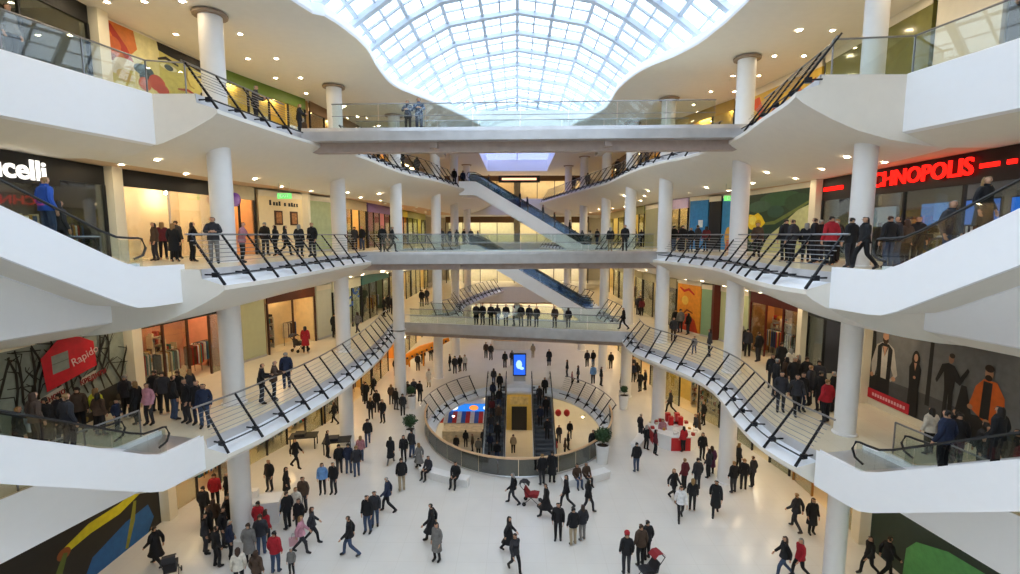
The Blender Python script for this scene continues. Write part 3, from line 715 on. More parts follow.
for k in range(26): tree.append(('e', ['7a6a30', '5a4f3a', '8a8478', '3f3a30'][k % 4], (rt.uniform(.25, .97), rt.uniform(.04, .3), .02, .03)))
plain(1, -1, 7, 13.8, '3a3c38', 'dark wall panel behind the near left escalator, lowest gallery')
t, w = poster(1, -1, 14.0, 19.3, .0, 3.4, 'grey wall graphic of bare black trees with a red house emblem', '8d968c', tree)
link('lettering', text_mesh('lettering', 'Rapido', .42, .005, mat('pale_pink_print', 'f0c8c8', .6), 0), t, (w * .63, -.16, 2.62), rot=(math.pi / 2, -.3, 0))
link('lettering', text_mesh('lettering', 'СТУДЕНСКО', .22, .005, mat('dark_red_print', '8a1c22', .6), .01), t, (w * .33, -.16, 1.42), rot=(math.pi / 2, -.2, 0))
link('lettering', text_mesh('lettering', 'КРЕДИТИ', .24, .005, mat('dark_red_print', '8a1c22', .6), .01), t, (w * .68, -.16, 1.72), rot=(math.pi / 2, -.15, 0))
pilaster(1, -1, 19.6, .5)
t, w = shop(1, -1, 19.9, 25.2, 'pink lit clothing shop behind the first left column, lowest gallery', back='d89a80', signbg='17120f', n=4, merch=16, frame=BROWN)
MB().tube([(.3, -.12, 3.35), (1.2, -.12, 3.5), (2.0, -.12, 3.4), (2.8, -.12, 3.55)], .06, 6).build('neon_line', emit('neon_pink', 'ff8a78', 3), t); MB().ball((2.0, -.13, 3.6), .16).build('neon_disc', emit('neon_pink', 'ff8a78', 3), t)
plain(1, -1, 25.4, 27.6, 'c2c49c', 'pale green wall bay beside the brown framed shop, lowest gallery')
shop(1, -1, 27.8, 31.6, 'brown timber framed shop with cream interior, lowest left gallery', back='f0d9a8', signbg='5a2d18', n=2, merch=3, frame=BROWN, glass=False)
plain(1, -1, 31.8, 33.4, 'd8d8c4', 'white wall bay with dark picture, lowest left gallery')
t, w = shop(1, -1, 33.6, 38.2, 'shop with red letters and blue leaf pattern window, lowest left gallery', back='dfe0c4', signbg='e0dcc0', n=3, merch=6, lamp=STRIPC)
link('lettering', text_mesh('lettering', 'RAR', .8, .02, mat('orange_red_letter', 'd0431c', .5), .02), t, (w * .25, -.12, 3.3), rot=(math.pi / 2, 0, 0))
lf = MB(); rl = random.Random(2)
for k in range(22): lf.ball((rl.uniform(.2, w * .95), -.05, rl.uniform(1.5, 2.9)), .2, 0, 8, (1, .06, .5))
lf.build('leaf_pattern', mat('blue_leaf_print', '2c5fb0', .5), t)
shop(1, -1, 38.5, 46, 'dark teal shop near the lowest bridge, left gallery', back='5a6a58', signbg='2c6a66', n=4, merch=8)
shop(1, -1, 46.4, 55, 'cream lit shop with lamp, far lowest left gallery', back='d8c89a', signbg='3a3a34', n=4, merch=8)
shop(1, -1, 55.4, 65, 'last shop at the end of the lowest left gallery', back='e0d09a', signbg='8a8460', n=4, merch=8)
# ---- left side, ground floor
poster(0, -1, 7, 20.5, 0, 3.5, 'dark wall graphic with yellow stroke and blue shapes, left ground floor', '1f1c16', [
 ('p', '1c5f9e', [(.5, 0), (.54, .2), (.63, .24), (.65, 0)]), ('p', '1c5f9e', [(.70, 0), (.74, .22), (.86, .34), (.95, .36), (.97, .15), (.94, 0)]), ('s', 'cfc21e', [(.66, .5), (.74, .56), (.84, .55), (.94, .62)], .42), ('e', '8a4a1e', (.66, .48, .02, .06)), ('s', '8a8a2a', [(.855, .02), (.885, .3), (.90, .52)], .26), ('s', '5a6a2a', [(.62, .05), (.64, .3), (.665, .48)], .3), ('s', '4a6a2a', [(.5, .1), (.58, .3)], .3)])
pilaster(0, -1, 20.85, .5)
shop(0, -1, 21.2, 25.4, 'warm shop with white lit sign at the left ground floor crowd', back='eab88a', signbg='d8b890', n=3, merch=8)
MB().box(.2, 1.6, -.1, -.06, 3.12, 3.6).build('lit_sign', WHITESIGN, [o for o in bpy.data.objects if o.get('label', '').startswith('warm shop with white lit sign')][0])
shop(0, -1, 25.7, 31.8, 'ground floor shop with low dark plinth behind the left column', back='e8d8a0', signbg='8a7a50', n=4, merch=8)
shop(0, -1, 32.1, 40, 'yellow lit ground floor shop under the left gallery', back='eccb80', signbg='c8a860', n=4, merch=10)
shop(0, -1, 40.3, 50, 'orange lit ground floor shop far on the left', back='e8a850', signbg='d8b870', n=4, merch=8)
shop(0, -1, 50.4, 64, 'last ground floor shop on the left', back='e8c890', signbg='d8c8a0', n=4, merch=8)
# ---- right side, top gallery
plain(3, 1, 5, 11.5, '26282e', 'dark glazed panel at the upper right corner, top gallery')
t, w = plain(3, 1, 11.7, 15.6, '3a3d42', 'dark framed display wall at the top right edge')
plain(3, 1, 15.8, 18.2, 'e8e0cc', 'white corridor wall behind the near right balustrade, top gallery')
plain(3, 1, 18.4, 24.4, '7c7a45', 'olive film shop glazing behind the right column, top gallery', glazing=OLIVE)
poster(3, 1, 24.7, 31.4, .3, 3.3, 'orange and yellow abstract mural on the top right gallery', 'd8b040', [('p', 'd05020', [(.0, .1), (.0, .9), (.3, .95), (.42, .4), (.2, .05)]), ('e', 'e8c860', (.2, .55, .1, .2)), ('p', 'c86a28', [(.5, 0), (.6, .6), (.8, .8), (.9, .2)]), ('s', '8a2a18', [(.3, .2), (.5, .6), (.75, .5), (.95, .85)], .3), ('e', '6a9a40', (.9, .15, .06, .12))])
shop(3, 1, 31.8, 37.5, 'yellow lit shop beyond the top bridge, right gallery', back='d8c060', signbg='b89a50', n=3)
shop(3, 1, 37.8, 46, 'ochre shop with purple panel, top right gallery', back='c8a050', signbg='8a6aa8', n=4)
shop(3, 1, 46.4, 56, 'ochre lit shop far along the top right gallery', back='c89a4a', signbg='7a5a30', n=4)
shop(3, 1, 56.4, 65, 'last shop at the end of the top right gallery', back='c8924a', signbg='7a5a30', n=4)
# ---- right side, middle gallery
t, w = shop(2, 1, 6.5, 23.9, 'electronics store with red lit sign on black above screens', back='50525a', signbg='121014', lamp=STRIPC, n=7, merch=16, h=3.0, seed=9)
link('lettering', text_mesh('lettering', 'TECHNOPOLIS', .8, .03, REDSIGN, .014), [c for c in t.children if c.name.startswith('sign_band')][0], (w * .298, -.16, 3.3), rot=(math.pi / 2, 0, 0))
MB().box(.15, w * .085, -.12, -.06, 3.18, 3.36).build('red_bar', REDSIGN, t); MB().box(w * .46, w * .495, -.12, -.06, 3.22, 3.36).build('red_bar', REDSIGN, t); MB().box(w * .51, w * .525, -.12, -.06, 3.22, 3.36).build('red_bar', REDSIGN, t)
for k, (u, c) in enumerate(((.31, '6a9ae0'), (.41, '4a6aaa'), (.50, '2f6fd0'), (.17, '8a9aaa'))):
    s_ = MB().box(u * w, u * w + 1.3, .3, .36, 1.4, 2.3).build('screen_display', BLACK, t); MB().box(u * w + .05, u * w + 1.25, .28, .31, 1.45, 2.25).build('picture', emit('screen_' + c, c, .9), s_)
pilaster(2, 1, 24.2, .5)
poster(2, 1, 24.55, 30.4, .1, 3.5, 'dark green poster with a yellow flower, middle right gallery', '1d3a26', [
 ('e', '2f5a3a', (.55, .88, .3, .12)), ('e', '3a5c46', (.25, .78, .18, .1)), ('e', '27492f', (.8, .8, .18, .14)), ('e', '2a5040', (.5, .68, .12, .1)), ('p', 'c8c890', [(.30, 0), (.42, .28), (.6, .45), (.8, .68), (.96, .76), (.99, .5), (.9, .2), (.85, 0)]), ('s', '6d7a3a', [(.3, .48), (.5, .5), (.7, .63), (.94, .8)], .2), ('p', 'e8c81e', [(.06, .5), (.1, .66), (.18, .64), (.24, .68), (.3, .62), (.36, .5), (.3, .42), (.22, .36), (.12, .4)]), ('e', 'f0de60', (.16, .55, .06, .08)), ('e', 'c89a10', (.25, .5, .05, .06)), ('e', 'b0a83a', (.2, .25, .1, .1))], name='poster', cat='poster')
plain(2, 1, 30.5, 31.0, '7a5ac0', 'narrow purple panel beside the flower poster')
poster(2, 1, 31.1, 32.4, .1, 3.5, 'blue poster with fair haired figure, middle right gallery', '2f86c0', [('e', 'd8a848', (.5, .25, .25, .2)), ('p', 'c86a40', [(.3, 0), (.4, .2), (.7, .2), (.8, 0)])], name='poster', cat='poster')
plain(2, 1, 32.5, 33.4, '15151a', 'black doorway panel between two blue posters')
poster(2, 1, 33.5, 35.0, .1, 3.5, 'blue poster with white square, middle right gallery', '2a7ab8', [('p', 'd8e0e8', [(.5, .45), (.5, .6), (.75, .6), (.75, .45)])], name='poster', cat='poster')
shop(2, 1, 35.2, 37.6, 'narrow cream shop beside the blue posters', back='e8d8b0', signbg='b8a8c8', n=2, merch=2)
plain(2, 1, 37.8, 44, 'a8a684', 'grey green blank shop panel beyond the right bridge end, middle gallery')
shop(2, 1, 44.4, 52, 'pale yellow shop far along the middle right gallery', back='d8cc80', signbg='8a8a48', n=4, merch=6)
shop(2, 1, 52.4, 64, 'last pale shop at the end of the middle right gallery', back='c8c080', signbg='a8a070', n=4, merch=6)
# ---- right side, lowest gallery
fash = [('p', '6f7071', [(0, .1), (0, 1), (1, 1), (1, .1)]), ('p', '4b4c4e', [(0, 0), (0, .3), (.5, .32), (1, .28), (1, 0)]), ('p', '1a1a1d', [(.46, .2), (.465, 1), (.49, 1), (.49, .2)]), ('p', '1d1d20', [(0, 0), (0, 1), (.03, 1), (.06, .4), (.1, 0)])]
def fig(x, y, k, items):       # items drawn round (x, y), k scales them
    return [(q[0], q[1], [(x + u * k, y + v * k * 1.9) for u, v in q[2]]) if q[0] != 'e' else ('e', q[1], (x + q[2][0] * k, y + q[2][1] * k * 1.9, q[2][2] * k, q[2][3] * k * 1.9)) for q in items]
fash += fig(.125, .41, .98, [('p', '131318', [(-.07, -.24), (-.055, -.02), (.055, -.02), (.065, -.24)]), ('p', 'b9b3ab', [(-.075, .17), (-.115, .03), (-.1, -.06), (-.075, -.05), (-.06, .04), (.06, .04), (.085, -.01), (.06, -.04), (.065, -.06), (.12, 0), (.075, .17), (.02, .2), (-.02, .2)]),
 ('p', '15151a', [(-.06, -.04), (-.065, .16), (-.03, .19), (.03, .19), (.065, .16), (.06, -.04)]), ('p', 'c4beb4', [(-.022, -.05), (-.028, .17), (0, .1), (.028, .17), (.026, -.05)]), ('p', 'c09072', [(-.02, .17), (0, .1), (.02, .17)]), ('e', 'c09072', (0, .235, .026, .042)), ('e', '3a2418', (0, .212, .025, .026)), ('e', 'c09072', (0, .243, .024, .03)), ('e', 'c09072', (.09, -.03, .018, .016)), ('e', 'c09072', (-.1, -.05, .016, .016))])
fash += fig(.375, .36, .82, [('p', '101014', [(-.05, -.3), (-.045, 0), (-.055, .14), (-.03, .19), (.03, .19), (.055, .14), (.045, 0), (.05, -.3)]), ('e', '140f0d', (0, .2, .036, .075)), ('e', 'b98c72', (0, .22, .017, .03)), ('p', 'b98c72', [(-.012, .18), (0, .12), (.012, .18)]), ('e', 'b98c72', (.0, .07, .012, .012))])
fash += fig(.61, .46, .78, [('p', '141418', [(-.04, -.28), (-.035, 0), (-.05, .13), (-.1, .03), (-.115, .05), (-.07, .18), (-.02, .2), (.03, .19), (.08, .12), (.13, .2), (.145, .18), (.085, .06), (.045, .08), (.035, 0), (.045, -.28), (.015, -.28), (0, -.02), (-.015, -.28)]), ('e', '9a735c', (0, .235, .022, .036)), ('e', '2a2018', (.005, .258, .022, .018))])
fash += fig(.835, .34, 1.0, [('p', '101016', [(-.2, -.2), (-.15, .12), (-.12, .12), (-.08, -.02), (.06, .0), (.09, -.2)]), ('p', 'd8641c', [(-.1, .02), (-.07, .14), (-.03, .19), (.04, .19), (.085, .12), (.1, -.06), (.05, -.08), (.0, -.04)]), ('p', '131317', [(-.035, -.02), (-.03, .18), (.018, .18), (.016, -.02)]), ('e', 'b98a6a', (-.005, .225, .022, .038)), ('e', '2a1a12', (-.005, .252, .025, .02)), ('e', '2a1a12', (-.005, .202, .019, .016)), ('e', 'b98a6a', (-.09, .02, .016, .014)), ('e', 'b98a6a', (.005, -.03, .018, .014))])
fash += [('p', 'c21830', [(0, 0), (0, .13), (.36, .13), (.36, 0)])]
for k in range(12): fash.append(('p', 'e8b0b8', [(.05 + k * .024, .045), (.05 + k * .024, .085), (.067 + k * .024, .085), (.067 + k * .024, .045)]))
poster(1, 1, 13.9, 20.0, .3, 3.5, 'large grey fashion poster of four models with red strip', '5f6062', fash, name='poster', cat='poster')
pilaster(1, 1, 20.2, .5)
shop(1, 1, 20.5, 24.4, 'black fronted shop behind the near right column, lowest gallery', back='4a4a50', signbg='141418', n=3, merch=6, lamp=STRIPC)
pilaster(1, 1, 24.6, .4)
shop(1, 1, 24.9, 29.3, 'shop with red door jambs and lit bottle shelves, lowest right gallery', back='c8905a', signbg='5a1c14', n=3, merch=22, frame=mat('dark_red_frame', '5c1a12', .4))
plain(1, 1, 29.5, 32.2, 'c8d0a0', 'pale green lit wall behind the second right column, lowest gallery')
pilaster(1, 1, 32.4, .35, mat('dark_red_frame', '5c1a12', .4))
plain(1, 1, 32.7, 33.7, '8fb08a', 'green panel beside the orange poster, lowest right gallery')
poster(1, 1, 33.8, 36.2, .1, 3.5, 'orange poster with dark red lettering shapes, lowest right gallery', 'f09a2a', [('p', 'c8401c', [(.1, .0), (.15, .3), (.5, .38), (.8, .25), (.95, .0)]), ('s', 'd02a1a', [(.1, .92), (.3, .85), (.5, .9), (.75, .8)], .2), ('s', '8a3018', [(.2, .3), (.45, .45), (.7, .4)], .15), ('e', 'f8c850', (.35, .65, .15, .1))], name='poster', cat='poster')
shop(1, 1, 36.4, 44, 'cream wall shop with dark picture frames, lowest right gallery', back='b8b090', signbg='a8a080', n=3, merch=4)
shop(1, 1, 44.4, 54, 'pale shop far along the lowest right gallery', back='d0c890', signbg='b0a880', n=4, merch=6)
shop(1, 1, 54.4, 65, 'last shop at the end of the lowest right gallery', back='d8cc98', signbg='a8a070', n=4, merch=6)
# ---- right side, ground floor
poster(0, 1, 7.5, 19.2, 0, 3.6, 'dark green banner wall with a light green curve, right ground floor', '24352a', [('p', '57a05a', [(.15, 0), (.155, .33), (.19, .48), (.3, .62), (1, .9), (1, 0)]), ('p', '6cb86c', [(.2, 0), (.22, .2), (.32, .34), (1, .5), (1, 0)])])
pilaster(0, 1, 19.6, .5)
shop(0, 1, 19.9, 24.8, 'warm timber shopfront behind the near right ground floor column', back='e0b060', signbg='8a5a20', n=3, merch=8, frame=mat('gold_frame', '9a6a20', .4))
shop(0, 1, 25.2, 31.5, 'bright ground floor shop with shelves of small goods, right side', back='e8e0b8', signbg='b8a860', n=4, merch=18, lamp=STRIPC)
shop(0, 1, 31.8, 38, 'yellow lit ground floor shop behind the red stall', back='e8d080', signbg='8aa060', n=3, merch=8)
shop(0, 1, 38.4, 50, 'ground floor shop far on the right', back='e8c890', signbg='d0b880', n=4, merch=8)
shop(0, 1, 50.4, 64, 'last ground floor shop on the right', back='e8d0a0', signbg='d0c0a0', n=4, merch=8)
# ---- shops on the far end wall
for lv, cols in ((0, ('eadfc4', 'e6d6b4')), (1, ('dcd4b4', 'e4dcc0')), (2, ('ccc8a0', 'd8cca0')), (3, ('b89a68', 'cbb484'))):
    for k, (x0, x1) in enumerate(((-10.5, -.4), (.4, 10.5))):
        t = thing('shopfront', f'far end shop on the {["ground floor", "lowest gallery", "middle gallery", "top gallery"][lv]}, {"left" if k == 0 else "right"} half', 'shop', (x0, 71, LV[lv]))
        w = x1 - x0; bm_ = mat('shop_wall_' + cols[k], cols[k], .7)
        MB().box(0, w, 3, 3.1, 0, 3.6).build('back_wall', bm_, t); MB().box(0, w, 0, 3, 3.5, 3.6).build('shop_ceiling', WHITE, t); MB().box(0, w, -.05, .05, 2.9, 3.8).build('sign_band', mat('sign_band_x', '6a4a28', .5), t)
        for i in range(5): MB().box(w * i / 4 - .05, w * i / 4 + .05, -.05, .05, 0, 2.9).build('mullion', BLACK, t)
        for i in range(4): MB().box(w * (i + .5) / 4 - .8, w * (i + .5) / 4 + .8, 1.2, 1.5, 3.4, 3.5).build('lamp', STRIPC, t)
t = thing('shop_sign', 'dark lit sign board above the far end shop, top gallery', 'sign', (.3, 70.8, 20.9))
MB().box(-3, 3, -.06, .06, -.25, .75).build('board', BLACK, t); MB().box(-2.5, 2.5, -.09, -.05, .1, .4).build('lit_strip', emit('sign_strip', 'ffb890', 2), t)
# exit sign hanging over the middle left gallery, another over the right
for x, y, nm in ((-12.6, 26.2, 'left'), (12.3, 28.2, 'right')):
    t = thing('exit_sign', f'green exit sign hanging over the middle {nm} gallery', 'sign', (x, y, 15.05), 0, 'hanging exit signs')
    MB().box(-.38, .38, -.04, .04, 0, .3).build('box', emit('green_exit', '7fe07a', 1.2), t); zh = soffit_z(2, -1 if x < 0 else 1, x, y) - 15.05; MB().box(-.3, -.28, -.01, .01, .3, zh).build('hanger', STEEL, t); MB().box(.28, .3, -.01, .01, .3, zh).build('hanger', STEEL, t)
    link('lettering', text_mesh('lettering', 'EXIT', .24, .005, mat('sign_white', 'f4fff4', .5), 0), t, (0, -.05, .15), rot=(math.pi / 2, 0, 0))
# ---------------------------------------------------------------- things on the ground floor
RED = mat('stall_red', 'c01c22', .4); WGLOSS = mat('white_gloss', 'f0eeec', .25, vary=.02); LEAF = mat('shrub_leaf', '2c4a28', .6, vary=.35, scale=14)
SOIL = mat('dark_soil', '2a211a', .9); STEM = mat('stem_bark', '5a4632', .8)
def planter(label, x, y, s=1., bush=.5):
    t = thing('planter', label, 'planter', (x, y, 0), 0, 'white planters round the opening')
    MB().lathe([(0, 0), (.27 * s, 0), (.36 * s, .95 * s), (.38 * s, 1.0 * s), (.33 * s, 1.0 * s), (.31 * s, .92 * s)], 18).build('pot', WGLOSS, t, True)
    MB().lathe([(.31 * s, .93 * s), (0, .95 * s)], 14).build('soil', SOIL, t)
    MB().tube([(0, 0, .9 * s), (.02, .01, 1.3 * s)], .03, 6).build('stem', STEM, t)
    r = random.Random(int(x * 9 + y)); b = MB()
    for k in range(420):
        a = r.uniform(0, 6.28); u = r.uniform(-1, 1); q = math.sqrt(1 - u * u); d = Vector((q * math.cos(a), q * math.sin(a), u * .85)); c = d * bush * r.uniform(.55, 1) + Vector((0, 0, 1.25 * s + bush * .6))
        e1 = Vector((r.uniform(-1, 1), r.uniform(-1, 1), r.uniform(-1, 1))).normalized(); e2 = d.cross(e1).normalized(); l = .09
        b.add([c - e1 * l, c + e2 * l * .5, c + e1 * l, c - e2 * l * .5], [(0, 1, 2, 3)])
    b.ball((0, 0, 1.25 * s + bush * .6), bush * .6, 0, 10)
    tag(b.build('foliage', LEAF, t, recalc=False), kind='stuff')
planter('white planter with round shrub right of the opening, beside the bench', 4.95, 26.6, 1.1, .52)
planter('white planter with round shrub left of the opening', -6.75, 29.2, .9, .48)
planter('small white planter with low dark shrub, upper right of the opening', 8.1, 35.3, 1.1, .28)
planter('white planter with low shrub, upper left of the opening', -8.0, 35.2, 1.0, .34)
def bench(label, cx, cy, r, a0, a1):
    t = thing('bench', label, 'bench', (cx + r * math.cos((a0 + a1) / 2), cy + r * math.sin((a0 + a1) / 2), 0), 0, 'curved white benches')
    n = 12; rows = []
    for k in range(n + 1):
        a = a0 + (a1 - a0) * k / n; c, s_ = math.cos(a), math.sin(a)
        rows.append([(cx + (r + dr) * c, cy + (r + dr) * s_, z) for dr, z in ((-.28, .38), (-.28, .46), (.28, .46), (.28, .38))])
    m = MB().grid(rows, 0, True); m.poly(rows[0]); m.poly(rows[-1][::-1]); m.build('seat', WGLOSS, t, world=True)
    rows = []
    for k in range(n + 1):
        a = a0 + (a1 - a0) * k / n; c, s_ = math.cos(a), math.sin(a)
        rows.append([(cx + (r + dr) * c, cy + (r + dr) * s_, z) for dr, z in ((-.16, 0), (-.2, .38), (.2, .38), (.16, 0))])
    m = MB().grid(rows, 0, True); m.poly(rows[0]); m.poly(rows[-1][::-1]); m.build('base', WGLOSS, t, world=True)
bench('curved white bench with two people at the left of the opening', .1, 33, 9.5, math.radians(236), math.radians(254))
bench('curved white bench with seated people at the right of the opening', .1, 33, 9.4, math.radians(284), math.radians(301))
bench('curved white bench beside the right planter', .1, 33, 8.6, math.radians(325), math.radians(345))
# advertising kiosk behind the opening
t = thing('advertising_kiosk', 'upright kiosk with a bright blue screen behind the escalators', 'kiosk', (.25, 42.2, 0))
MB().box(-.55, .55, -.14, .14, 0, .5).build('base', STEEL, t); c_ = MB().box(-.6, .6, -.12, .12, .5, 2.55).build('case', BLACK, t)
MB().box(-.52, .52, -.135, -.12, .6, 2.45).build('screen', emit('blue_screen', '2a5fd8', 1.3), c_)
MB().ball((-.05, -.14, 1.55), .34, 0, 12, (.8, .05, 1.2)).ball((.2, -.14, 1.2), .2, 0, 10, (1, .05, .7)).build('screen_picture', emit('screen_picture_pale', 'a8d0f8', 1.4), c_)
# red and white market stall
t = thing('market_stall', 'red and white octagonal market stall with small goods', 'stall', (10.0, 29.6, 0))
def octo(r, z): return [(r * math.cos(math.pi / 8 + k * math.pi / 4), r * math.sin(math.pi / 8 + k * math.pi / 4), z) for k in range(8)]
for k in range(8):
    a, b = octo(1.55, 0)[k], octo(1.55, 0)[(k + 1) % 8]
    MB().add([(a[0], a[1], 0), (b[0], b[1], 0), (b[0], b[1], .85), (a[0], a[1], .85)], [(0, 1, 2, 3)]).build('counter_panel', RED if k % 2 else WGLOSS, t)
m = MB(); m.grid([octo(1.62, .85), octo(1.62, .92), octo(.7, .92), octo(.7, 1.2), octo(.3, 1.22)], 0, True); ct = m.build('counter_top', WGLOSS, t)
rr = random.Random(7)
for k in range(26):
    a = rr.uniform(0, 6.28); r_ = rr.uniform(.85, 1.5); s_ = rr.uniform(.06, .12)
    MB().box(-s_, s_, -s_, s_, 0, s_ * rr.uniform(1, 2.4)).build('goods_box', MERCH[rr.choice([0, 2, 4, 6, 6, 0])], ct).location = (r_ * math.cos(a), r_ * math.sin(a), .921)
for k in range(4):
    a = math.pi / 4 + k * math.pi / 2; MB().box(-.14, .14, -.14, .14, 1.2, 1.75).build('display_post', RED, t).location = (.42 * math.cos(a), .42 * math.sin(a), 0)
# white promotion counter lower left
t = thing('promotion_counter', 'white boxy promotion counter with blue print by the lower left crowd', 'counter', (-11.7, 20.7, 0), .25)
MB().box(-.75, .75, -.4, .4, 0, 1.0).build('body', WGLOSS, t); MB().box(-.82, .82, -.47, .47, 1.0, 1.06).build('top', WGLOSS, t); MB().box(-.82, -.2, .1, .45, 1.06, 1.4).build('box', WGLOSS, t)
MB().poly([(.755, -.3, .2), (.755, .3, .3), (.755, .25, .8), (.755, -.1, .6)]).build('print', pcol('5a7ab0'), t)
# dark tables and bins at the left
for k, (x, y, l) in enumerate(((-10.9, 27.8, 'dark square table behind the left ground floor group'), (-13.2, 28.4, 'long dark display table near the left ground floor shop'))):
    t = thing('display_table', l, 'table', (x, y, 0), .2)
    MB().box(-.8, .8, -.45, .45, .72, .78).build('top', BLACK, t)
    for sx in (-.7, .7):
        for sy in (-.38, .38): MB().box(sx - .03, sx + .03, sy - .03, sy + .03, 0, .72).build('leg', DARK, t)
    MB().box(-.5, .1, -.3, .3, .781, .95).build('tray', MERCH[5], t)
# orange display by the left rear columns
OR = mat('orange_display', 'e8941c', .45, vary=.1)
t = thing('orange_display', 'long orange arched display with dark spots under the lowest bridge', 'display', (-9.0, 47.2, 0), .25)
MB().tube([(-2.2, 0, .3), (-1.9, 0, 1.0), (-.6, 0, 1.7), (.8, 0, 2.1), (2.2, 0, 2.6)], [.3, .38, .42, .36, .2], 10).build('arch', OR, t, True)
for k in range(9):
    a = -2 + k * .48; MB().ball((a, -.36, .95 + k * .19), .11, 0, 8).build('spot', MERCH[5], t)
for x in (-1.8, -.4, 1.0): MB().tube([(x, 0, 0), (x, 0, 1.5 + x * .3)], .08, 8).build('leg', OR, t)
# baby strollers
def stroller(label, x, y, rz, z=0, c='1c1c22', hood='8a1c24'):
    t = thing('stroller', label, 'stroller', (x, y, z), rz, 'baby strollers')
    cm = mat('stroller_' + c, c, .7); hm = mat('stroller_' + hood, hood, .7)
    MB().prism([(-.3, .42), (.28, .42), (.36, .6), (.1, .62), (-.12, .55), (-.32, .85), (-.38, .82)], -.2, .2).build('seat', cm, t)
    MB().add([(-.38 + .3 * math.cos(a), y_, .85 + .32 * math.sin(a)) for a in (2.6, 1.9, 1.2, .5) for y_ in (-.22, .22)], [(0, 1, 3, 2), (2, 3, 5, 4), (4, 5, 7, 6)]).build('hood', hm, t)
    for s in (-.24, .24): MB().tube([(.38, s, .1), (-.1, s, .5), (-.55, s, 1.02)], .015, 5).tube([(-.35, s, .1), (.05, s, .5)], .015, 5).build('frame', DARK, t)
    MB().tube([(-.55, -.24, 1.02), (-.55, .24, 1.02)], .02, 6).build('push_bar', DARK, t)
    wh = MB().lathe([(.02, -.02), (.1, -.02), (.1, .02), (.02, .02)], 14).mesh('wheel', RUBBER, True)
    for wx in (.38, -.35):
        for s in (-.27, .27): link('wheel', wh, t, (wx, s, .1), rot=(math.pi / 2, 0, 0))
stroller('stroller with red seat on the open floor before the opening', .75, 22.25, math.radians(-10), 0, '8a1c24', '26262c')
stroller('dark stroller in front of the capped man at lower centre right', 5.0, 17.0, math.radians(200))
stroller('dark stroller beside the red coat woman, lowest left gallery', -13.3, 28.7, math.radians(60), 6, '26262c', '3a3a42')
stroller('dark stroller in the lower left crowd', -13.2, 16.9, math.radians(120), 0, '1c1c22', '26262c')
# round desk behind the opening
t = thing('reception_desk', 'pale curved desk at the far end of the ground floor', 'desk', (-.6, 55, 0))
rows = [[((2.4 + dr) * math.cos(a), (1.2 + dr) * math.sin(a), z) for dr, z in ((0, 0), (0, 1.05), (-.35, 1.05), (-.35, 0))] for a in [math.pi + math.pi * k / 14 for k in range(15)]]
MB().grid(rows, 0, True).build('counter', WGLOSS, t); MB().grid([[(2.46 * math.cos(a), 1.26 * math.sin(a), z) for z in (1.05, 1.1)] + [(2.0 * math.cos(a), .8 * math.sin(a), 1.1)] for a in [math.pi + math.pi * k / 14 for k in range(15)]]).build('counter_top', WOOD, t)
# basement stall with striped awning, seen through the opening
t = thing('basement_stall', 'basement stall with blue sign and red striped awning', 'stall', (-4.3, 42.7, -6))
MB().box(-2.6, 2.6, 0, 1.8, 0, 1.0).build('counter', MERCH[4], t); MB().box(-2.7, 2.7, 1.7, 1.85, 0, 3.6).build('back_panel', CREAM, t)
for k in range(14):
    x0 = -2.8 + k * .4; MB().add([(x0, -.7, 2.1), (x0 + .4, -.7, 2.1), (x0 + .4, .6, 2.75), (x0, .6, 2.75)], [(0, 1, 2, 3)]).build('awning_strip', [pcol('d83a20'), pcol('f2efe8'), pcol('3a6ac0')][k % 3], t)
sg = MB().box(-2.6, 2.6, .5, .6, 2.75, 3.45).build('sign_board', emit('blue_sign', '2f7fe0', 1.1), t)
for x, c in ((-1.6, 'ffffff'), (.3, 'ff9040'), (1.6, 'ffffff')): MB().ball((x, .48, 3.1), .36, 0, 12, (1.2, .05, .7)).build('sign_mark', emit('sign_mark_' + c, c, 1.2), sg)
t = thing('basement_kiosk', 'dark glazed lift doorway between the basement escalators', 'door', (.25, 45.5, -6))
MB().box(-1.3, 1.3, 0, .3, 0, 3.6).build('portal', mat('gold_portal', 'c8b060', .4), t); MB().box(-.75, .75, -.04, .0, 0, 2.4).build('door', BLACK, t); MB().box(-.9, .9, -.03, .0, 2.6, 3.4).build('panel', mat('relief_panel', 'b8a878', .5, vary=.3, scale=3, bump=.4), t)
for k, x in enumerate((2.9, 3.9, 4.7)):
    t = thing('balloon', ['red balloon nearest the right basement escalator', 'middle red balloon in the basement court', 'red balloon at the right of the basement court'][k], 'balloon', (x, 43.6, -6), 0, 'red balloons')
    MB().ball((0, 0, 2.5), .3, 0, 12, (1, 1, 1.15)).build('balloon_skin', RED, t, True); MB().tube([(0, 0, 0), (0, 0, 2.2)], .01, 4).build('string', WGLOSS, t)
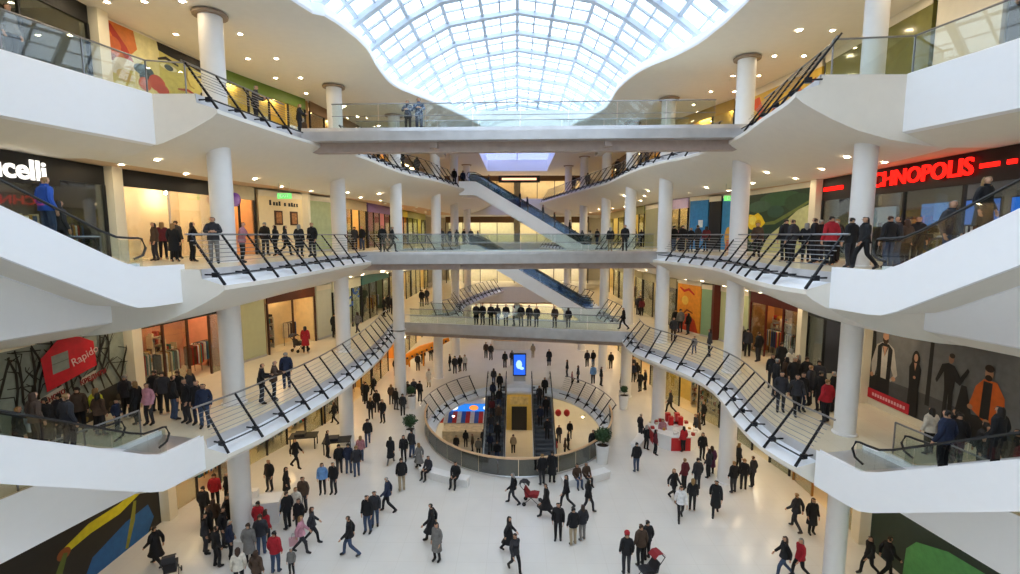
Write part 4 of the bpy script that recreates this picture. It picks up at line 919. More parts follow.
# ---------------------------------------------------------------- people: one continuous skinned body per pose, clothes as children
SKIN = mat('skin_tone', 'c99a7c', .55, vary=.05, scale=8)
HAIRM = [mat('hair_dark', '1b1512', .6, vary=.2, scale=20), mat('hair_brown', '3c2618', .6, vary=.2, scale=20), mat('hair_fair', '8a6a40', .6, vary=.2, scale=20), mat('hair_grey', '8c8a86', .6, vary=.1, scale=20)]
EYE = mat('eye_dark', '15110f', .3)
CL = {k: mat('cloth_' + k, v, .85, vary=.15, scale=9) for k, v in dict(black='16161a', charcoal='2e2e34', navy='1d2740', brown='4a382c', grey='75726f', denim='3a4a66', beige='a8977c', red='a81c28', maroon='5e1c26', rose='b07880', pink='c890a0', skyblue='6f9cd0', cream='d8d0c2', white='e4e4e6', plum='5c2f4c', yellow='c8c832').items()}
SHOE = mat('shoe_leather', '121113', .5)
def skeleton(pose):
    V, E = {}, []
    def v(n, x, y, z, rx, ry=None): V[n] = ((x, y, z), (rx, ry or rx))
    sit = pose == 't'; dz = -.43 if sit else 0; ly = .05 if pose == 'l' else 0
    v('pelvis', 0, -.01, .95 + dz, .15, .11); v('spine', 0, 0, 1.12 + dz, .14, .105); v('chest', 0, ly * .8 + .01, 1.31 + dz, .165, .115); v('neckb', 0, ly + .0, 1.45 + dz, .075); v('neck', 0, ly + .012, 1.52 + dz, .052)
    v('head', 0, ly + .028, 1.60 + dz, .072, .088); v('crown', 0, ly + .015, 1.685 + dz, .068, .082); v('nose', 0, ly + .122, 1.592 + dz, .014)
    for e in (('pelvis', 'spine'), ('spine', 'chest'), ('chest', 'neckb'), ('neckb', 'neck'), ('neck', 'head'), ('head', 'crown'), ('head', 'nose')): E.append(e)
    for s, k in ((1, 'L'), (-1, 'R')):
        v('ear' + k, s * .085, ly + .01, 1.60 + dz, .016); E.append(('head', 'ear' + k))
        sw = {'w': .55 * s, 'v': -.55 * s}.get(pose, .06 * s)        # arm and leg swing
        v('sh' + k, s * .165, ly, 1.40 + dz, .066); E.append(('chest', 'sh' + k))
        if pose == 'l': el = (s * .25, .12, 1.17); wr = (s * .12, .36, 1.16); hd = (s * .05, .42, 1.17)
        elif sit: el = (s * .23, .02, 1.14 + dz); wr = (s * .13, .27, 1.02 + dz); hd = (s * .09, .34, 1.0 + dz)
        else: el = (s * .225, -.05 - .16 * sw, 1.13); wr = (s * .235, .06 - .34 * sw, .90 + .05 * abs(sw)); hd = (s * .232, .09 - .4 * sw, .82 + .06 * abs(sw))
        v('el' + k, *el, .048); v('wr' + k, *wr, .031); v('pa' + k, *hd, .032, .024)
        E += [('sh' + k, 'el' + k), ('el' + k, 'wr' + k), ('wr' + k, 'pa' + k)]
        d = (Vector(hd) - Vector(wr)).normalized(); side = Vector((0, 1, 0)) if pose not in ('l',) else Vector((0, 0, 1)); side = (side - d * side.dot(d)).normalized()
        inw = Vector((-s, 0, 0)); inw = (inw - d * inw.dot(d) - side * inw.dot(side)).normalized()
        for j, (o, l) in enumerate(((.03, .075), (.01, .088), (-.01, .08), (-.03, .06))):
            a = Vector(hd) + d * .03 + side * o; m_ = a + d * l * .55 + inw * .008; b = a + d * l + inw * .03
            v(f'f{j}{k}', *a, .0095); v(f'g{j}{k}', *m_, .009); v(f'h{j}{k}', *b, .008); E += [('pa' + k, f'f{j}{k}'), (f'f{j}{k}', f'g{j}{k}'), (f'g{j}{k}', f'h{j}{k}')]
        a = Vector(hd) - d * .02 + side * .036; b = a + d * .035 + side * .018 + inw * .012
        v('t0' + k, *a, .011); v('t1' + k, *b, .009); E += [('pa' + k, 't0' + k), ('t0' + k, 't1' + k)]
        v('hip' + k, s * .09, 0, .89 + dz, .092); E.append(('pelvis', 'hip' + k))
        if sit: kn = (s * .12, .42, .50); an = (s * .12, .40, .09); ft = 0
        else: kn = (s * .1, .03 + .22 * sw + (.05 if abs(sw) > .3 else 0), .50 + .02 * abs(sw)); an = (s * .1, -.03 + .5 * sw - (.1 if sw < -.3 else 0), .09 + (.05 if sw < -.3 else 0)); ft = 0
        v('kn' + k, *kn, .062); v('an' + k, *an, .043); v('to' + k, an[0] + s * .02, an[1] + .17, an[2] - .05 if an[2] < .1 else an[2] - .1, .042, .03); v('he' + k, an[0], an[1] - .04, an[2] - .045, .036)
        E += [('hip' + k, 'kn' + k), ('kn' + k, 'an' + k), ('an' + k, 'to' + k), ('an' + k, 'he' + k)]
    return V, E
def region(n):
    if n[0] in 'fghtp' and n[:2] != 'pe' and n[:2] != 'to': return 'hand'
    return {'nec': 'neck', 'hea': 'head', 'cro': 'head', 'nos': 'head', 'ear': 'head', 'toL': 'foot', 'toR': 'foot', 'heL': 'foot', 'heR': 'foot'}.get(n[:3], {'an': 'shin', 'kn': 'leg', 'hi': 'leg', 'pe': 'torso', 'sp': 'torso', 'ch': 'torso', 'sh': 'arm', 'el': 'arm', 'wr': 'arm'}.get(n[:2], 'torso'))
PROTO = {}
def make_proto(pose, female, coat):
    key = (pose, female, coat)
    if key in PROTO: return PROTO[key]
    V, E = skeleton(pose); names = list(V); idx = {n: i for i, n in enumerate(names)}
    me = bpy.data.meshes.new('person'); me.from_pydata([V[n][0] for n in names], [(idx[a], idx[b]) for a, b in E], []); ob = bpy.data.objects.new('tmp', me); COL.objects.link(ob)
    sk = ob.modifiers.new('skin', 'SKIN'); sk.use_smooth_shade = True; sk.branch_smoothing = .3
    if not me.skin_vertices: me.skin_vertices.new()
    for n in names:
        d = me.skin_vertices[0].data[idx[n]]; r = V[n][1]; f = .93 if female else 1
        d.radius = (r[0] * f, r[1] * f); d.use_root = n == 'pelvis'
    ob.modifiers.new('sub', 'SUBSURF').levels = 1
    dg = bpy.context.evaluated_depsgraph_get(); body = bpy.data.meshes.new_from_object(ob.evaluated_get(dg)); bpy.data.objects.remove(ob)
    body.name = 'person'; body.materials.clear(); body.materials.append(SKIN)
    body.polygons.foreach_set('material_index', [0] * len(body.polygons)); body.polygons.foreach_set('use_smooth', [True] * len(body.polygons))
    # which bone owns each face
    bones = []
    for a, b in E:
        ra = V[a][1][0]; rb = V[b][1][0]; bones.append((Vector(V[a][0]), Vector(V[b][0]), max(min(ra, rb), .02), a, b))
    reg = []
    for p in body.polygons:
        c = p.center; best = None
        for A, B, r, a, b in bones:
            ab = B - A; t = max(0, min(1, (c - A).dot(ab) / ab.length_squared)); dd = ((c - (A + ab * t)).length) - r * .6
            if best is None or dd < best[0]: best = (dd, b if t > .35 or a in ('an' + b[-1],) else a, a, b, t)
        a, b = best[2], best[3]
        rg = region(b)
        if (a[:2], b[:2]) == ('pe', 'hi'): rg = 'leg'
        if b[:2] == 'an' or b[:2] == 'kn': rg = 'leg'
        if b[:2] == 'sh': rg = 'torso' if best[4] < .5 else 'arm'
        if b == 'neckb': rg = 'torso'
        if b[:2] == 'wr' or b[:2] == 'el': rg = 'arm'
        if b[:2] == 'pa' and best[4] < .15: rg = 'arm'
        if a == 'pelvis' and b == 'spine' and c.z < V['pelvis'][0][2] - .02: rg = 'leg'
        reg.append(rg)
    vn = [v.normal.copy() for v in body.vertices]; vc = [v.co.copy() for v in body.vertices]
    def shell(keep, off, extra=None, nm='cloth'):
        m = MB(); mp = {}
        for i, p in enumerate(body.polygons):
            if not keep(reg[i], p.center): continue
            f = []
            for vi in p.vertices:
                if vi not in mp: mp[vi] = len(m.v); m.v.append(tuple(vc[vi] + vn[vi] * off))
                f.append(mp[vi])
            m.f.append(f); m.m.append(0)
        if extra: extra(m)
        return m.mesh(nm, CL['black'], True, recalc=False)
    hz = V['head'][0][2]; hy = V['head'][0][1]; pz = V['pelvis'][0][2]; sit = pose == 't'
    def skirt(m):
        if sit: return
        sw = .06 if pose in 'wv' else 0
        rings = [(pz + .16, .175, .135), (pz + .02, .195, .15), (pz - .1, .2, .16 + sw * .5)] + ([(pz - .28, .215, .175 + sw), (pz - .46, .235, .2 + sw * 2.5)] if coat else [])
        m.grid([[(rx * math.cos(2 * math.pi * k / 14), ry * math.sin(2 * math.pi * k / 14), z) for k in range(14)] for z, rx, ry in rings], 0, True)
    def collar(m):
        skirt(m); ny = V['neckb'][0][1]; z = V['neckb'][0][2]
        m.grid([[(r * math.cos(2 * math.pi * k / 10), ny + r * math.sin(2 * math.pi * k / 10), z + dz) for k in range(10)] for dz, r in ((-.05, .1), (.03, .082), (.06, .085))], 0, True)
    parts = {}
    parts['coat' if coat else 'jacket'] = shell(lambda r, c: r in ('torso', 'arm'), .022, collar, 'coat' if coat else 'jacket')
    parts['trousers'] = shell(lambda r, c: r in ('leg',) , .014, None, 'trousers')
    for s, k in ((1, 'L'), (-1, 'R')): parts['shoe' + k] = shell(lambda r, c: r == 'foot' and c.x * s > 0, .012, None, 'shoe')
    def longhair(m):
        if female: m.grid([[(rx * math.cos(a), hy - .02 - ry * abs(math.sin(a)) * 1.0, hz + dz) for a in [math.pi * j / 8 for j in range(9)]] for dz, rx, ry in ((.08, .07, .07), (.02, .095, .105), (-.1, .1, .115), (-.2, .085, .11), (-.25, .05, .09))])
    parts['hair'] = shell(lambda r, c: r == 'head' and abs(c.x) < .2 and (c.z > hz + .055 or (c.y < hy - .02 and c.z > hz - .06)), .017, longhair, 'hair')
    # eyes and mouth belong to the body mesh
    bm = bmesh.new(); bm.from_mesh(body)
    for sx in (-.03, .03):
        r = bmesh.ops.create_icosphere(bm, subdivisions=1, radius=.011, matrix=Matrix.Translation((sx, hy + .083, hz + .015)))
        for f in {f for v in r['verts'] for f in v.link_faces}: f.material_index = 1
    r = bmesh.ops.create_icosphere(bm, subdivisions=1, radius=.02, matrix=Matrix.Translation((0, hy + .075, hz - .045)) @ Matrix.Diagonal((1.1, .6, .3, 1)))
    for f in {f for v in r['verts'] for f in v.link_faces}: f.material_index = 2
    bm.to_mesh(body); bm.free(); body.materials.append(EYE); body.materials.append(mat('lip_tone', '9a5a50', .5))
    PROTO[key] = (body, parts); return PROTO[key]
CAP = MB().lathe([(.105, -.02), (.11, .03), (.08, .085), (0, .1)], 14).add([(-.08, .08, -.01), (.08, .08, -.01), (.06, .18, -.02), (-.06, .18, -.02)], [(0, 1, 2, 3)]).mesh('cap', CL['red'], True)
prnd = random.Random(21)
ORD = ['first', 'second', 'third', 'fourth', 'fifth', 'sixth', 'seventh', 'eighth', 'ninth', 'tenth', 'eleventh', 'twelfth', 'thirteenth', 'fourteenth', 'fifteenth', 'sixteenth', 'seventeenth', 'eighteenth', 'nineteenth', 'twentieth', 'twenty-first', 'twenty-second', 'twenty-third', 'twenty-fourth']
def person(x, y, z, pose, heading, jacket, trousers, flags, label, group, scale=None):
    female = 'f' in flags; coat = 'c' in flags; kid = 'k' in flags
    body, parts = make_proto(pose, female, coat)
    o = link('person', body, None, (x, y, z), math.radians(heading)); tag(o, label, 'person', group)
    s = scale or ((.66 if kid else .96 if female else 1.02) * prnd.uniform(.97, 1.03)); o.scale = (s, s, s)
    for nm, me in parts.items():
        c = link('shoe' if nm.startswith('shoe') else nm, me, o); sl = c.material_slots[0]; sl.link = 'OBJECT'
        sl.material = HAIRM[prnd.choice([0, 0, 0, 1, 1, 2, 3])] if nm == 'hair' else CL[jacket] if nm in ('coat', 'jacket') else CL[trousers] if nm == 'trousers' else SHOE
    if 'h' in flags: link('cap', CAP, o, (0, .02, 1.66))
    return o
ZONE = {'ml': 'on the ground floor left of the opening', 'fl': 'in the crowd by the white counter', 'fo': 'on the open foreground floor', 'be': 'sitting on the white benches', 'rm': 'by the right ground floor column', 'fr': 'at the lower right ground floor', 'st': 'around the red market stall',
 'bg': 'on the ground floor behind the opening', 'bl': 'near the orange display under the bridge', 'l1l': 'along the lowest left gallery', 'l1c': 'before the tree graphic wall', 'l1r': 'along the far lowest right gallery', 'l1d': 'in the crowd on the lowest right gallery', 'l1e': 'below the fashion poster',
 'b1': 'on the lowest footbridge', 'l2l': 'along the middle left gallery', 'b2': 'on the middle footbridge', 'l2f': 'far behind the middle footbridge', 'l2r': 'near the right end of the middle footbridge', 'l2c': 'in the crowd below the red sign',
 'l3l': 'behind the top left railing', 'l3b': 'on the top footbridge', 'l3n': 'behind the near left glass balustrade', 'l3r': 'behind the near right glass balustrade', 'l3w': 'on the far top left gallery', 'l3x': 'on the far top right gallery', 'bs': 'down in the basement court'}
PEOPLE = [
('ml','0',-12.69,23.25,'s',170,'black','charcoal','m'),
('ml','0',-12.48,25.71,'w',-100,'black','black','m'),
('ml','0',-11.50,22.61,'s',-80,'black','black','fc'),
('ml','0',-9.85,23.00,'s',190,'skyblue','black','f'),
('ml','0',-9.29,23.01,'s',170,'black','charcoal','m'),
('ml','0',-10.11,21.40,'s',180,'brown','charcoal','m'),
('ml','0',-11.15,26.95,'s',-60,'charcoal','black','m'),
('ml','0',-9.24,25.07,'s',0,'navy','denim','m'),
('ml','0',-8.69,24.75,'s',30,'charcoal','denim','m'),
('ml','0',-9.03,26.48,'s',10,'rose','denim','f'),
('ml','0',-9.28,28.60,'w',20,'black','denim','m'),
('ml','0',-7.23,26.26,'w',0,'black','grey','fc'),
('ml','0',-5.90,23.35,'s',20,'black','beige','m'),
('ml','0',-6.54,26.51,'s',180,'black','black','f'),
('ml','0',-6.18,27.02,'s',-30,'charcoal','denim','m'),
('ml','0',-5.47,25.58,'w',60,'grey','black','fc'),
('ml','0',-12.74,32.06,'w',80,'black','black','f'),
('ml','0',-9.46,25.06,'s',20,'black','charcoal','m'),
('fl','0',-12.23,19.68,'s',-90,'black','black','m'),
('fl','0',-11.50,19.48,'s',0,'red','black','m'),
('fl','0',-10.60,18.95,'s',-20,'red','charcoal','f'),
('fl','0',-10.70,17.82,'s',10,'grey','black','mc'),
('fl','0',-9.37,17.27,'s',0,'red','denim','m'),
('fl','0',-10.48,18.31,'s',20,'charcoal','denim','m'),
('fl','0',-10.24,20.07,'s',60,'black','black','m'),
('fl','0',-10.15,20.76,'s',180,'cream','black','f'),
('fl','0',-9.54,19.72,'s',170,'black','black','f'),
('fl','0',-12.82,18.34,'s',-60,'charcoal','charcoal','m'),
('fl','0',-11.85,17.57,'s',-30,'black','black','m'),
('fl','0',-12.31,18.86,'s',-80,'black','charcoal','m'),
('fl','0',-13.07,19.74,'s',30,'brown','black','f'),
('fl','0',-14.25,20.47,'s',0,'black','black','m'),
('fl','0',-14.51,21.68,'s',20,'red','black','m'),
('fl','0',-14.27,21.85,'s',160,'black','black','f'),
('fl','0',-13.20,19.25,'s',100,'black','charcoal','fc'),
('fl','0',-11.61,17.99,'s',-70,'navy','black','m'),
('fl','0',-10.26,16.35,'s',30,'cream','black','f'),
('fl','0',-9.54,16.26,'s',0,'brown','black','f'),
('fl','0',-12.78,21.28,'s',90,'navy','black','m'),
('fl','0',-8.70,17.17,'s',180,'grey','black','k'),
('fo','0',-14.31,17.60,'w',80,'black','black','mc'),
('fo','0',-8.89,18.46,'w',-80,'pink','charcoal','f'),
('fo','0',-8.71,19.11,'w',-70,'charcoal','black','f'),
('fo','0',-6.83,18.30,'w',100,'black','denim','m'),
('fo','0',-6.57,19.84,'s',170,'black','denim','m'),
('fo','0',-6.45,20.20,'s',-170,'charcoal','denim','m'),
('fo','0',-6.12,21.46,'w',95,'navy','black','m'),
('fo','0',-3.62,19.19,'w',85,'black','black','mc'),
('fo','0',-3.21,18.05,'s',150,'grey','black','fc'),
('fo','0',-0.31,18.58,'w',-100,'black','black','fc'),
('fo','0',-0.06,17.46,'v',-150,'charcoal','black','f'),
('fo','0',-0.18,22.23,'w',80,'black','charcoal','f'),
('fo','0',1.37,21.08,'w',95,'black','black','mc'),
('fo','0',1.34,24.05,'s',20,'black','charcoal','m'),
('fo','0',1.88,24.26,'s',-20,'black','black','mc'),
('fo','0',1.79,19.47,'s',170,'black','black','m'),
('fo','0',2.40,19.14,'s',15,'black','beige','m'),
('fo','0',2.78,19.41,'s',20,'charcoal','grey','f'),
('fo','0',2.39,21.92,'w',100,'black','black','f'),
('fo','0',3.39,21.52,'w',-60,'black','charcoal','f'),
('fo','0',4.26,17.41,'s',0,'black','charcoal','mh'),
('fo','0',4.92,17.87,'s',15,'brown','black','m'),
('fo','0',5.25,18.23,'s',20,'black','black','m'),
('fo','0',4.53,27.31,'s',170,'black','black','m'),
('be','0',-4.46,25.25,'t',148,'charcoal','black','m'),
('be','0',-3.31,23.68,'t',165,'black','black','m'),
('be','0',3.13,24.08,'t',198,'brown','denim','f'),
('be','0',3.59,24.39,'t',205,'brown','charcoal','f'),
('rm','0',7.75,22.61,'w',-150,'black','black','f'),
('rm','0',8.65,23.66,'s',30,'maroon','black','m'),
('rm','0',7.56,21.01,'w',170,'white','black','f'),
('rm','0',8.37,21.75,'s',-20,'black','black','f'),
('rm','0',9.32,23.67,'s',10,'charcoal','charcoal','m'),
('rm','0',9.34,21.44,'w',160,'black','black','mc'),
('rm','0',10.85,27.02,'s',180,'black','black','f'),
('rm','0',10.38,24.91,'s',30,'charcoal','black','f'),
('rm','0',10.97,24.92,'s',0,'plum','black','fc'),
('rm','0',11.05,23.40,'s',10,'black','charcoal','m'),
('rm','0',11.70,23.70,'s',-20,'black','black','m'),
('rm','0',12.31,24.01,'s',30,'charcoal','black','m'),
('rm','0',11.60,25.37,'s',100,'black','black','m'),
('rm','0',12.41,25.83,'s',-80,'charcoal','black','f'),
('rm','0',11.10,26.05,'s',60,'plum','charcoal','k'),
('rm','0',6.64,25.52,'s',10,'black','denim','m'),
('fr','0',12.44,20.33,'w',20,'charcoal','charcoal','m'),
('fr','0',12.98,20.05,'s',180,'black','black','fc'),
('fr','0',10.27,17.33,'v',80,'black','denim','f'),
('fr','0',10.85,17.29,'w',100,'red','black','f'),
('fr','0',13.62,17.49,'w',90,'black','black','f'),
('fr','0',14.23,17.34,'v',-90,'black','black','m'),
('fr','0',6.84,14.99,'s',180,'brown','black','m'),
('st','0',8.29,27.62,'s',-90,'maroon','black','f'),
('st','0',9.21,29.30,'s',170,'rose','black','f'),
('st','0',7.93,28.29,'s',-60,'black','black','f'),
('st','0',10.10,28.05,'s',20,'red','black','f'),
('st','0',11.46,29.78,'s',90,'charcoal','black','m'),
('st','0',12.92,32.25,'s',100,'black','black','m'),
('st','0',11.35,34.49,'w',80,'charcoal','black','m'),
('st','0',7.93,29.73,'s',-70,'black','charcoal','m'),
('st','0',11.88,30.41,'s',60,'brown','black','fc'),
('bg','0',3.24,47.20,'s',0,'black','black','mc'),
('bg','0',4.66,43.45,'s',90,'black','charcoal','f'),
('bg','0',7.01,46.88,'s',0,'charcoal','black','m'),
('bg','0',7.61,46.89,'s',20,'black','denim','m'),
('bg','0',7.35,40.82,'s',-90,'black','charcoal','m'),
('bg','0',6.74,41.38,'s',0,'skyblue','charcoal','m'),
('bg','0',9.16,46.19,'s',0,'black','black','m'),
('bg','0',8.75,39.23,'s',80,'black','black','f'),
('bg','0',9.75,41.42,'s',0,'skyblue','denim','m'),
('bg','0',10.42,42.01,'s',170,'navy','black','m'),
('bg','0',10.34,39.26,'s',20,'black','black','m'),
('bg','0',10.90,39.79,'s',90,'charcoal','black','m'),
('bg','0',10.92,42.62,'s',0,'black','black','f'),
('bg','0',11.88,44.20,'s',0,'charcoal','black','m'),
('bg','0',-5.02,45.29,'s',170,'cream','charcoal','f'),
('bg','0',-3.30,50.26,'s',180,'brown','black','m'),
('bg','0',-2.72,49.44,'s',170,'black','charcoal','m'),
('bg','0',1.73,50.33,'s',0,'beige','beige','f'),
('bg','0',5.45,41.65,'s',90,'charcoal','black','f'),
('bg','0',4.88,41.35,'s',-90,'rose','black','k'),
('bg','0',-1.17,46.40,'s',0,'black','black','m'),
('bg','0',-0.48,47.14,'s',0,'charcoal','black','f'),
('bl','0',-8.97,48.95,'s',0,'black','black','m'),
('bl','0',-7.72,47.04,'s',180,'brown','black','f'),
('bl','0',-6.47,45.27,'s',90,'black','black','m'),
('bl','0',-5.86,44.27,'s',0,'charcoal','black','m'),
('bl','0',-5.46,44.94,'s',40,'black','black','f'),
('bl','0',-7.61,40.33,'s',170,'cream','beige','fc'),
('bl','0',-8.58,36.55,'s',0,'black','charcoal','m'),
('bl','0',-8.20,37.02,'s',30,'charcoal','black','m'),
('bl','0',-7.63,36.57,'s',-20,'black','charcoal','m'),
('bl','0',-11.68,37.93,'w',90,'black','black','m'),
('bl','0',-11.29,43.54,'s',0,'black','black','m'),
('bl','0',-11.30,45.55,'s',180,'charcoal','black','f'),
('bl','0',-9.57,45.22,'s',0,'black','black','m'),
('bl','0',-12.37,36.50,'s',0,'charcoal','charcoal','m'),
('bl','0',-10.38,32.82,'s',20,'black','black','f'),
('bl','0',-9.37,32.29,'s',160,'black','black','m'),
('bl','0',-9.67,35.87,'s',0,'brown','black','f'),
('bl','0',-8.97,35.23,'s',-30,'black','charcoal','m'),
('bl','0',-8.28,33.61,'s',10,'charcoal','black','m'),
('bl','0',-11.75,36.06,'s',40,'black','black','m'),
('bl','0',-10.34,34.17,'s',0,'black','charcoal','m'),
('bl','0',-9.58,47.76,'s',0,'black','black','m'),
('l1l','1',-10.65,21.47,'s',30,'navy','navy','m'),
('l1l','1',-10.76,19.48,'l',-60,'black','charcoal','m'),
('l1l','1',-10.59,19.73,'l',-70,'brown','black','m'),
('l1l','1',-12.76,28.27,'s',20,'red','black','fc'),
('l1l','1',-13.09,32.52,'s',0,'black','black','mc'),
('l1l','1',-13.04,33.87,'s',160,'charcoal','black','f'),
('l1l','1',-11.46,33.90,'w',60,'grey','charcoal','f'),
('l1l','1',-11.06,42.17,'s',0,'black','black','m'),
('l1l','1',-10.35,41.13,'s',90,'charcoal','black','f'),
('l1l','1',-11.80,43.27,'s',40,'black','black','m'),
('l1l','1',-9.41,46.99,'s',0,'black','black','m'),
('l1l','1',-9.17,48.36,'s',160,'charcoal','charcoal','m'),
('l1l','1',-11.57,41.12,'s',-60,'black','black','m'),
('l1c','1',-16.34,14.88,'s',10,'white','black','f'),
('l1c','1',-14.51,18.50,'s',0,'black','black','m'),
('l1c','1',-14.07,18.29,'s',30,'charcoal','black','m'),
('l1c','1',-13.19,17.68,'s',-40,'black','denim','m'),
('l1c','1',-12.49,17.39,'s',150,'black','charcoal','m'),
('l1c','1',-12.15,17.30,'s',180,'black','navy','m'),
('l1c','1',-11.63,17.02,'s',-160,'navy','denim','m'),
('l1c','1',-13.78,17.18,'s',170,'pink','charcoal','f'),
('l1c','1',-15.17,17.85,'s',0,'charcoal','black','m'),
('l1c','1',-14.31,17.27,'s',90,'black','black','f'),
('l1c','1',-14.60,16.70,'s',-90,'navy','black','k'),
('l1c','1',-15.14,16.52,'s',0,'yellow','black','f'),
('l1c','1',-15.53,16.33,'s',30,'brown','black','m'),
('l1c','1',-15.84,15.82,'s',0,'charcoal','charcoal','m'),
('l1c','1',-14.74,16.52,'s',0,'brown','black','f'),
('l1c','1',-16.61,14.66,'s',-30,'black','black','m'),
('l1c','1',-16.13,15.34,'s',0,'black','black','m'),
('l1c','1',-13.58,18.52,'s',0,'black','black','m'),
('l1c','1',-13.49,18.97,'s',90,'charcoal','black','f'),
('l1r','1',10.20,32.86,'s',0,'black','black','mc'),
('l1r','1',10.52,31.91,'s',170,'charcoal','brown','f'),
('l1r','1',12.62,34.60,'s',0,'grey','charcoal','m'),
('l1r','1',10.63,28.36,'w',150,'grey','denim','k'),
('l1r','1',13.78,34.98,'s',0,'black','black','m'),
('l1r','1',13.08,33.90,'s',30,'black','charcoal','f'),
('l1r','1',11.25,27.66,'s',60,'charcoal','black','f'),
('l1r','1',13.15,28.40,'s',10,'black','black','m'),
('l1r','1',13.47,27.69,'s',-30,'charcoal','black','m'),
('l1r','1',14.35,28.91,'s',0,'black','black','f'),
('l1r','1',13.56,26.58,'s',20,'black','charcoal','m'),
('l1r','1',9.95,43.03,'s',-60,'black','black','m'),
('l1r','1',10.81,42.49,'s',0,'charcoal','charcoal','m'),
('l1r','1',11.21,41.97,'s',0,'maroon','black','f'),
('l1r','1',11.88,42.51,'s',30,'black','black','m'),
('l1r','1',14.04,29.68,'s',0,'charcoal','black','m'),
('l1d','1',11.87,21.94,'s',150,'black','black','f'),
('l1d','1',10.62,18.87,'s',160,'charcoal','charcoal','f'),
('l1d','1',12.20,21.37,'s',20,'brown','black','f'),
('l1d','1',12.25,20.83,'s',170,'black','black','m'),
('l1d','1',11.47,18.88,'s',180,'black','navy','f'),
('l1d','1',12.20,19.57,'s',30,'charcoal','black','m'),
('l1d','1',12.19,18.89,'s',0,'black','black','m'),
('l1d','1',11.71,17.74,'s',10,'red','black','m'),
('l1d','1',11.31,20.55,'s',-90,'black','charcoal','m'),
('l1d','1',12.86,20.97,'s',0,'black','black','m'),
('l1d','1',13.08,21.96,'s',60,'brown','black','f'),
('l1d','1',13.07,20.58,'s',-40,'charcoal','black','m'),
('l1d','1',13.41,23.21,'s',10,'cream','black','f'),
('l1d','1',13.33,23.88,'s',0,'black','black','m'),
('l1d','1',10.88,18.76,'w',170,'charcoal','black','f'),
('l1d','1',12.64,18.90,'s',30,'black','black','m'),
('l1e','1',14.59,17.59,'s',0,'cream','black','f'),
('l1e','1',14.84,16.95,'s',20,'black','black','m'),
('l1e','1',15.43,17.14,'s',-30,'black','charcoal','m'),
('l1e','1',15.69,16.70,'s',0,'charcoal','black','f'),
('l1e','1',16.18,16.62,'s',170,'black','navy','m'),
('l1e','1',16.58,16.46,'s',30,'black','black','m'),
('l1e','1',16.97,16.30,'s',0,'maroon','black','f'),
('l1e','1',17.70,16.64,'s',10,'black','black','m'),
('b1','1',-2.05,37.52,'s',180,'black','black','m'),
('b1','1',-1.58,37.52,'s',0,'charcoal','black','f'),
('b1','1',-0.86,37.53,'s',180,'black','black','m'),
('b1','1',-0.23,37.54,'s',90,'cream','black','f'),
('b1','1',0.33,37.55,'s',180,'black','charcoal','m'),
('b1','1',0.96,37.56,'s',0,'black','black','m'),
('b1','1',1.52,37.57,'s',170,'charcoal','black','f'),
('b1','1',2.91,37.17,'s',160,'brown','black','m'),
('b1','1',3.93,37.18,'s',0,'black','black','f'),
('b1','1',-3.24,37.50,'s',180,'black','black','mc'),
('b1','1',-2.85,37.50,'s',160,'black','black','m'),
('b1','1',8.03,34.53,'w',90,'black','charcoal','m'),
('l2l','2',-14.01,19.46,'s',10,'black','black','fc'),
('l2l','2',-13.27,19.48,'l',-40,'black','black','f'),
('l2l','2',-15.36,20.21,'s',150,'brown','charcoal','f'),
('l2l','2',-11.52,18.14,'l',-150,'charcoal','grey','m'),
('l2l','2',-10.82,18.80,'l',-80,'rose','black','f'),
('l2l','2',-13.22,25.13,'s',0,'black','charcoal','m'),
('l2l','2',-12.80,25.14,'s',90,'black','black','f'),
('l2l','2',-12.22,25.14,'w',-60,'charcoal','black','f'),
('l2l','2',-10.91,24.01,'s',0,'black','black','fc'),
('l2l','2',-10.26,24.02,'s',170,'black','charcoal','m'),
('l2l','2',-18.30,21.88,'s',0,'charcoal','black','m'),
('l2l','2',-16.90,21.01,'s',30,'maroon','black','f'),
('l2l','2',-11.56,34.18,'s',0,'charcoal','black','m'),
('l2l','2',-11.13,34.19,'s',160,'black','denim','m'),
('b2','2',-8.48,29.44,'s',180,'black','black','m'),
('b2','2',-7.87,29.45,'w',-90,'black','charcoal','f'),
('b2','2',6.16,33.78,'s',0,'black','beige','f'),
('b2','2',7.14,33.80,'s',160,'black','charcoal','m'),
('b2','2',9.92,34.49,'s',0,'skyblue','black','m'),
('b2','2',10.22,34.06,'s',20,'black','denim','m'),
('l2f','2',-8.25,48.33,'s',0,'yellow','black','m'),
('l2f','2',-7.54,48.34,'s',180,'charcoal','charcoal','m'),
('l2f','2',-6.74,48.35,'s',-40,'navy','black','m'),
('l2f','2',-6.03,48.36,'s',30,'black','charcoal','f'),
('l2f','2',-5.58,50.68,'s',-40,'black','black','m'),
('l2f','2',-4.85,50.69,'s',180,'black','denim','m'),
('l2f','2',-4.31,53.24,'s',-90,'charcoal','black','f'),
('l2f','2',6.42,53.40,'s',0,'rose','black','f'),
('l2f','2',6.85,50.86,'s',30,'black','black','f'),
('l2f','2',7.69,50.87,'s',0,'cream','black','f'),
('l2f','2',8.05,48.57,'s',30,'black','denim','m'),
('l2f','2',10.24,44.55,'s',30,'black','black','m'),
('l2f','2',10.88,44.56,'s',90,'charcoal','black','m'),
('l2f','2',11.15,42.78,'s',30,'black','black','f'),
('l2r','2',10.66,32.41,'s',0,'rose','black','f'),
('l2r','2',10.74,31.46,'s',0,'black','black','m'),
('l2r','2',11.20,31.47,'s',170,'black','charcoal','f'),
('l2r','2',11.38,30.57,'s',30,'charcoal','black','m'),
('l2r','2',11.82,30.58,'s',0,'maroon','black','f'),
('l2r','2',11.59,25.49,'s',10,'black','charcoal','m'),
('l2r','2',11.62,24.33,'s',160,'brown','black','m'),
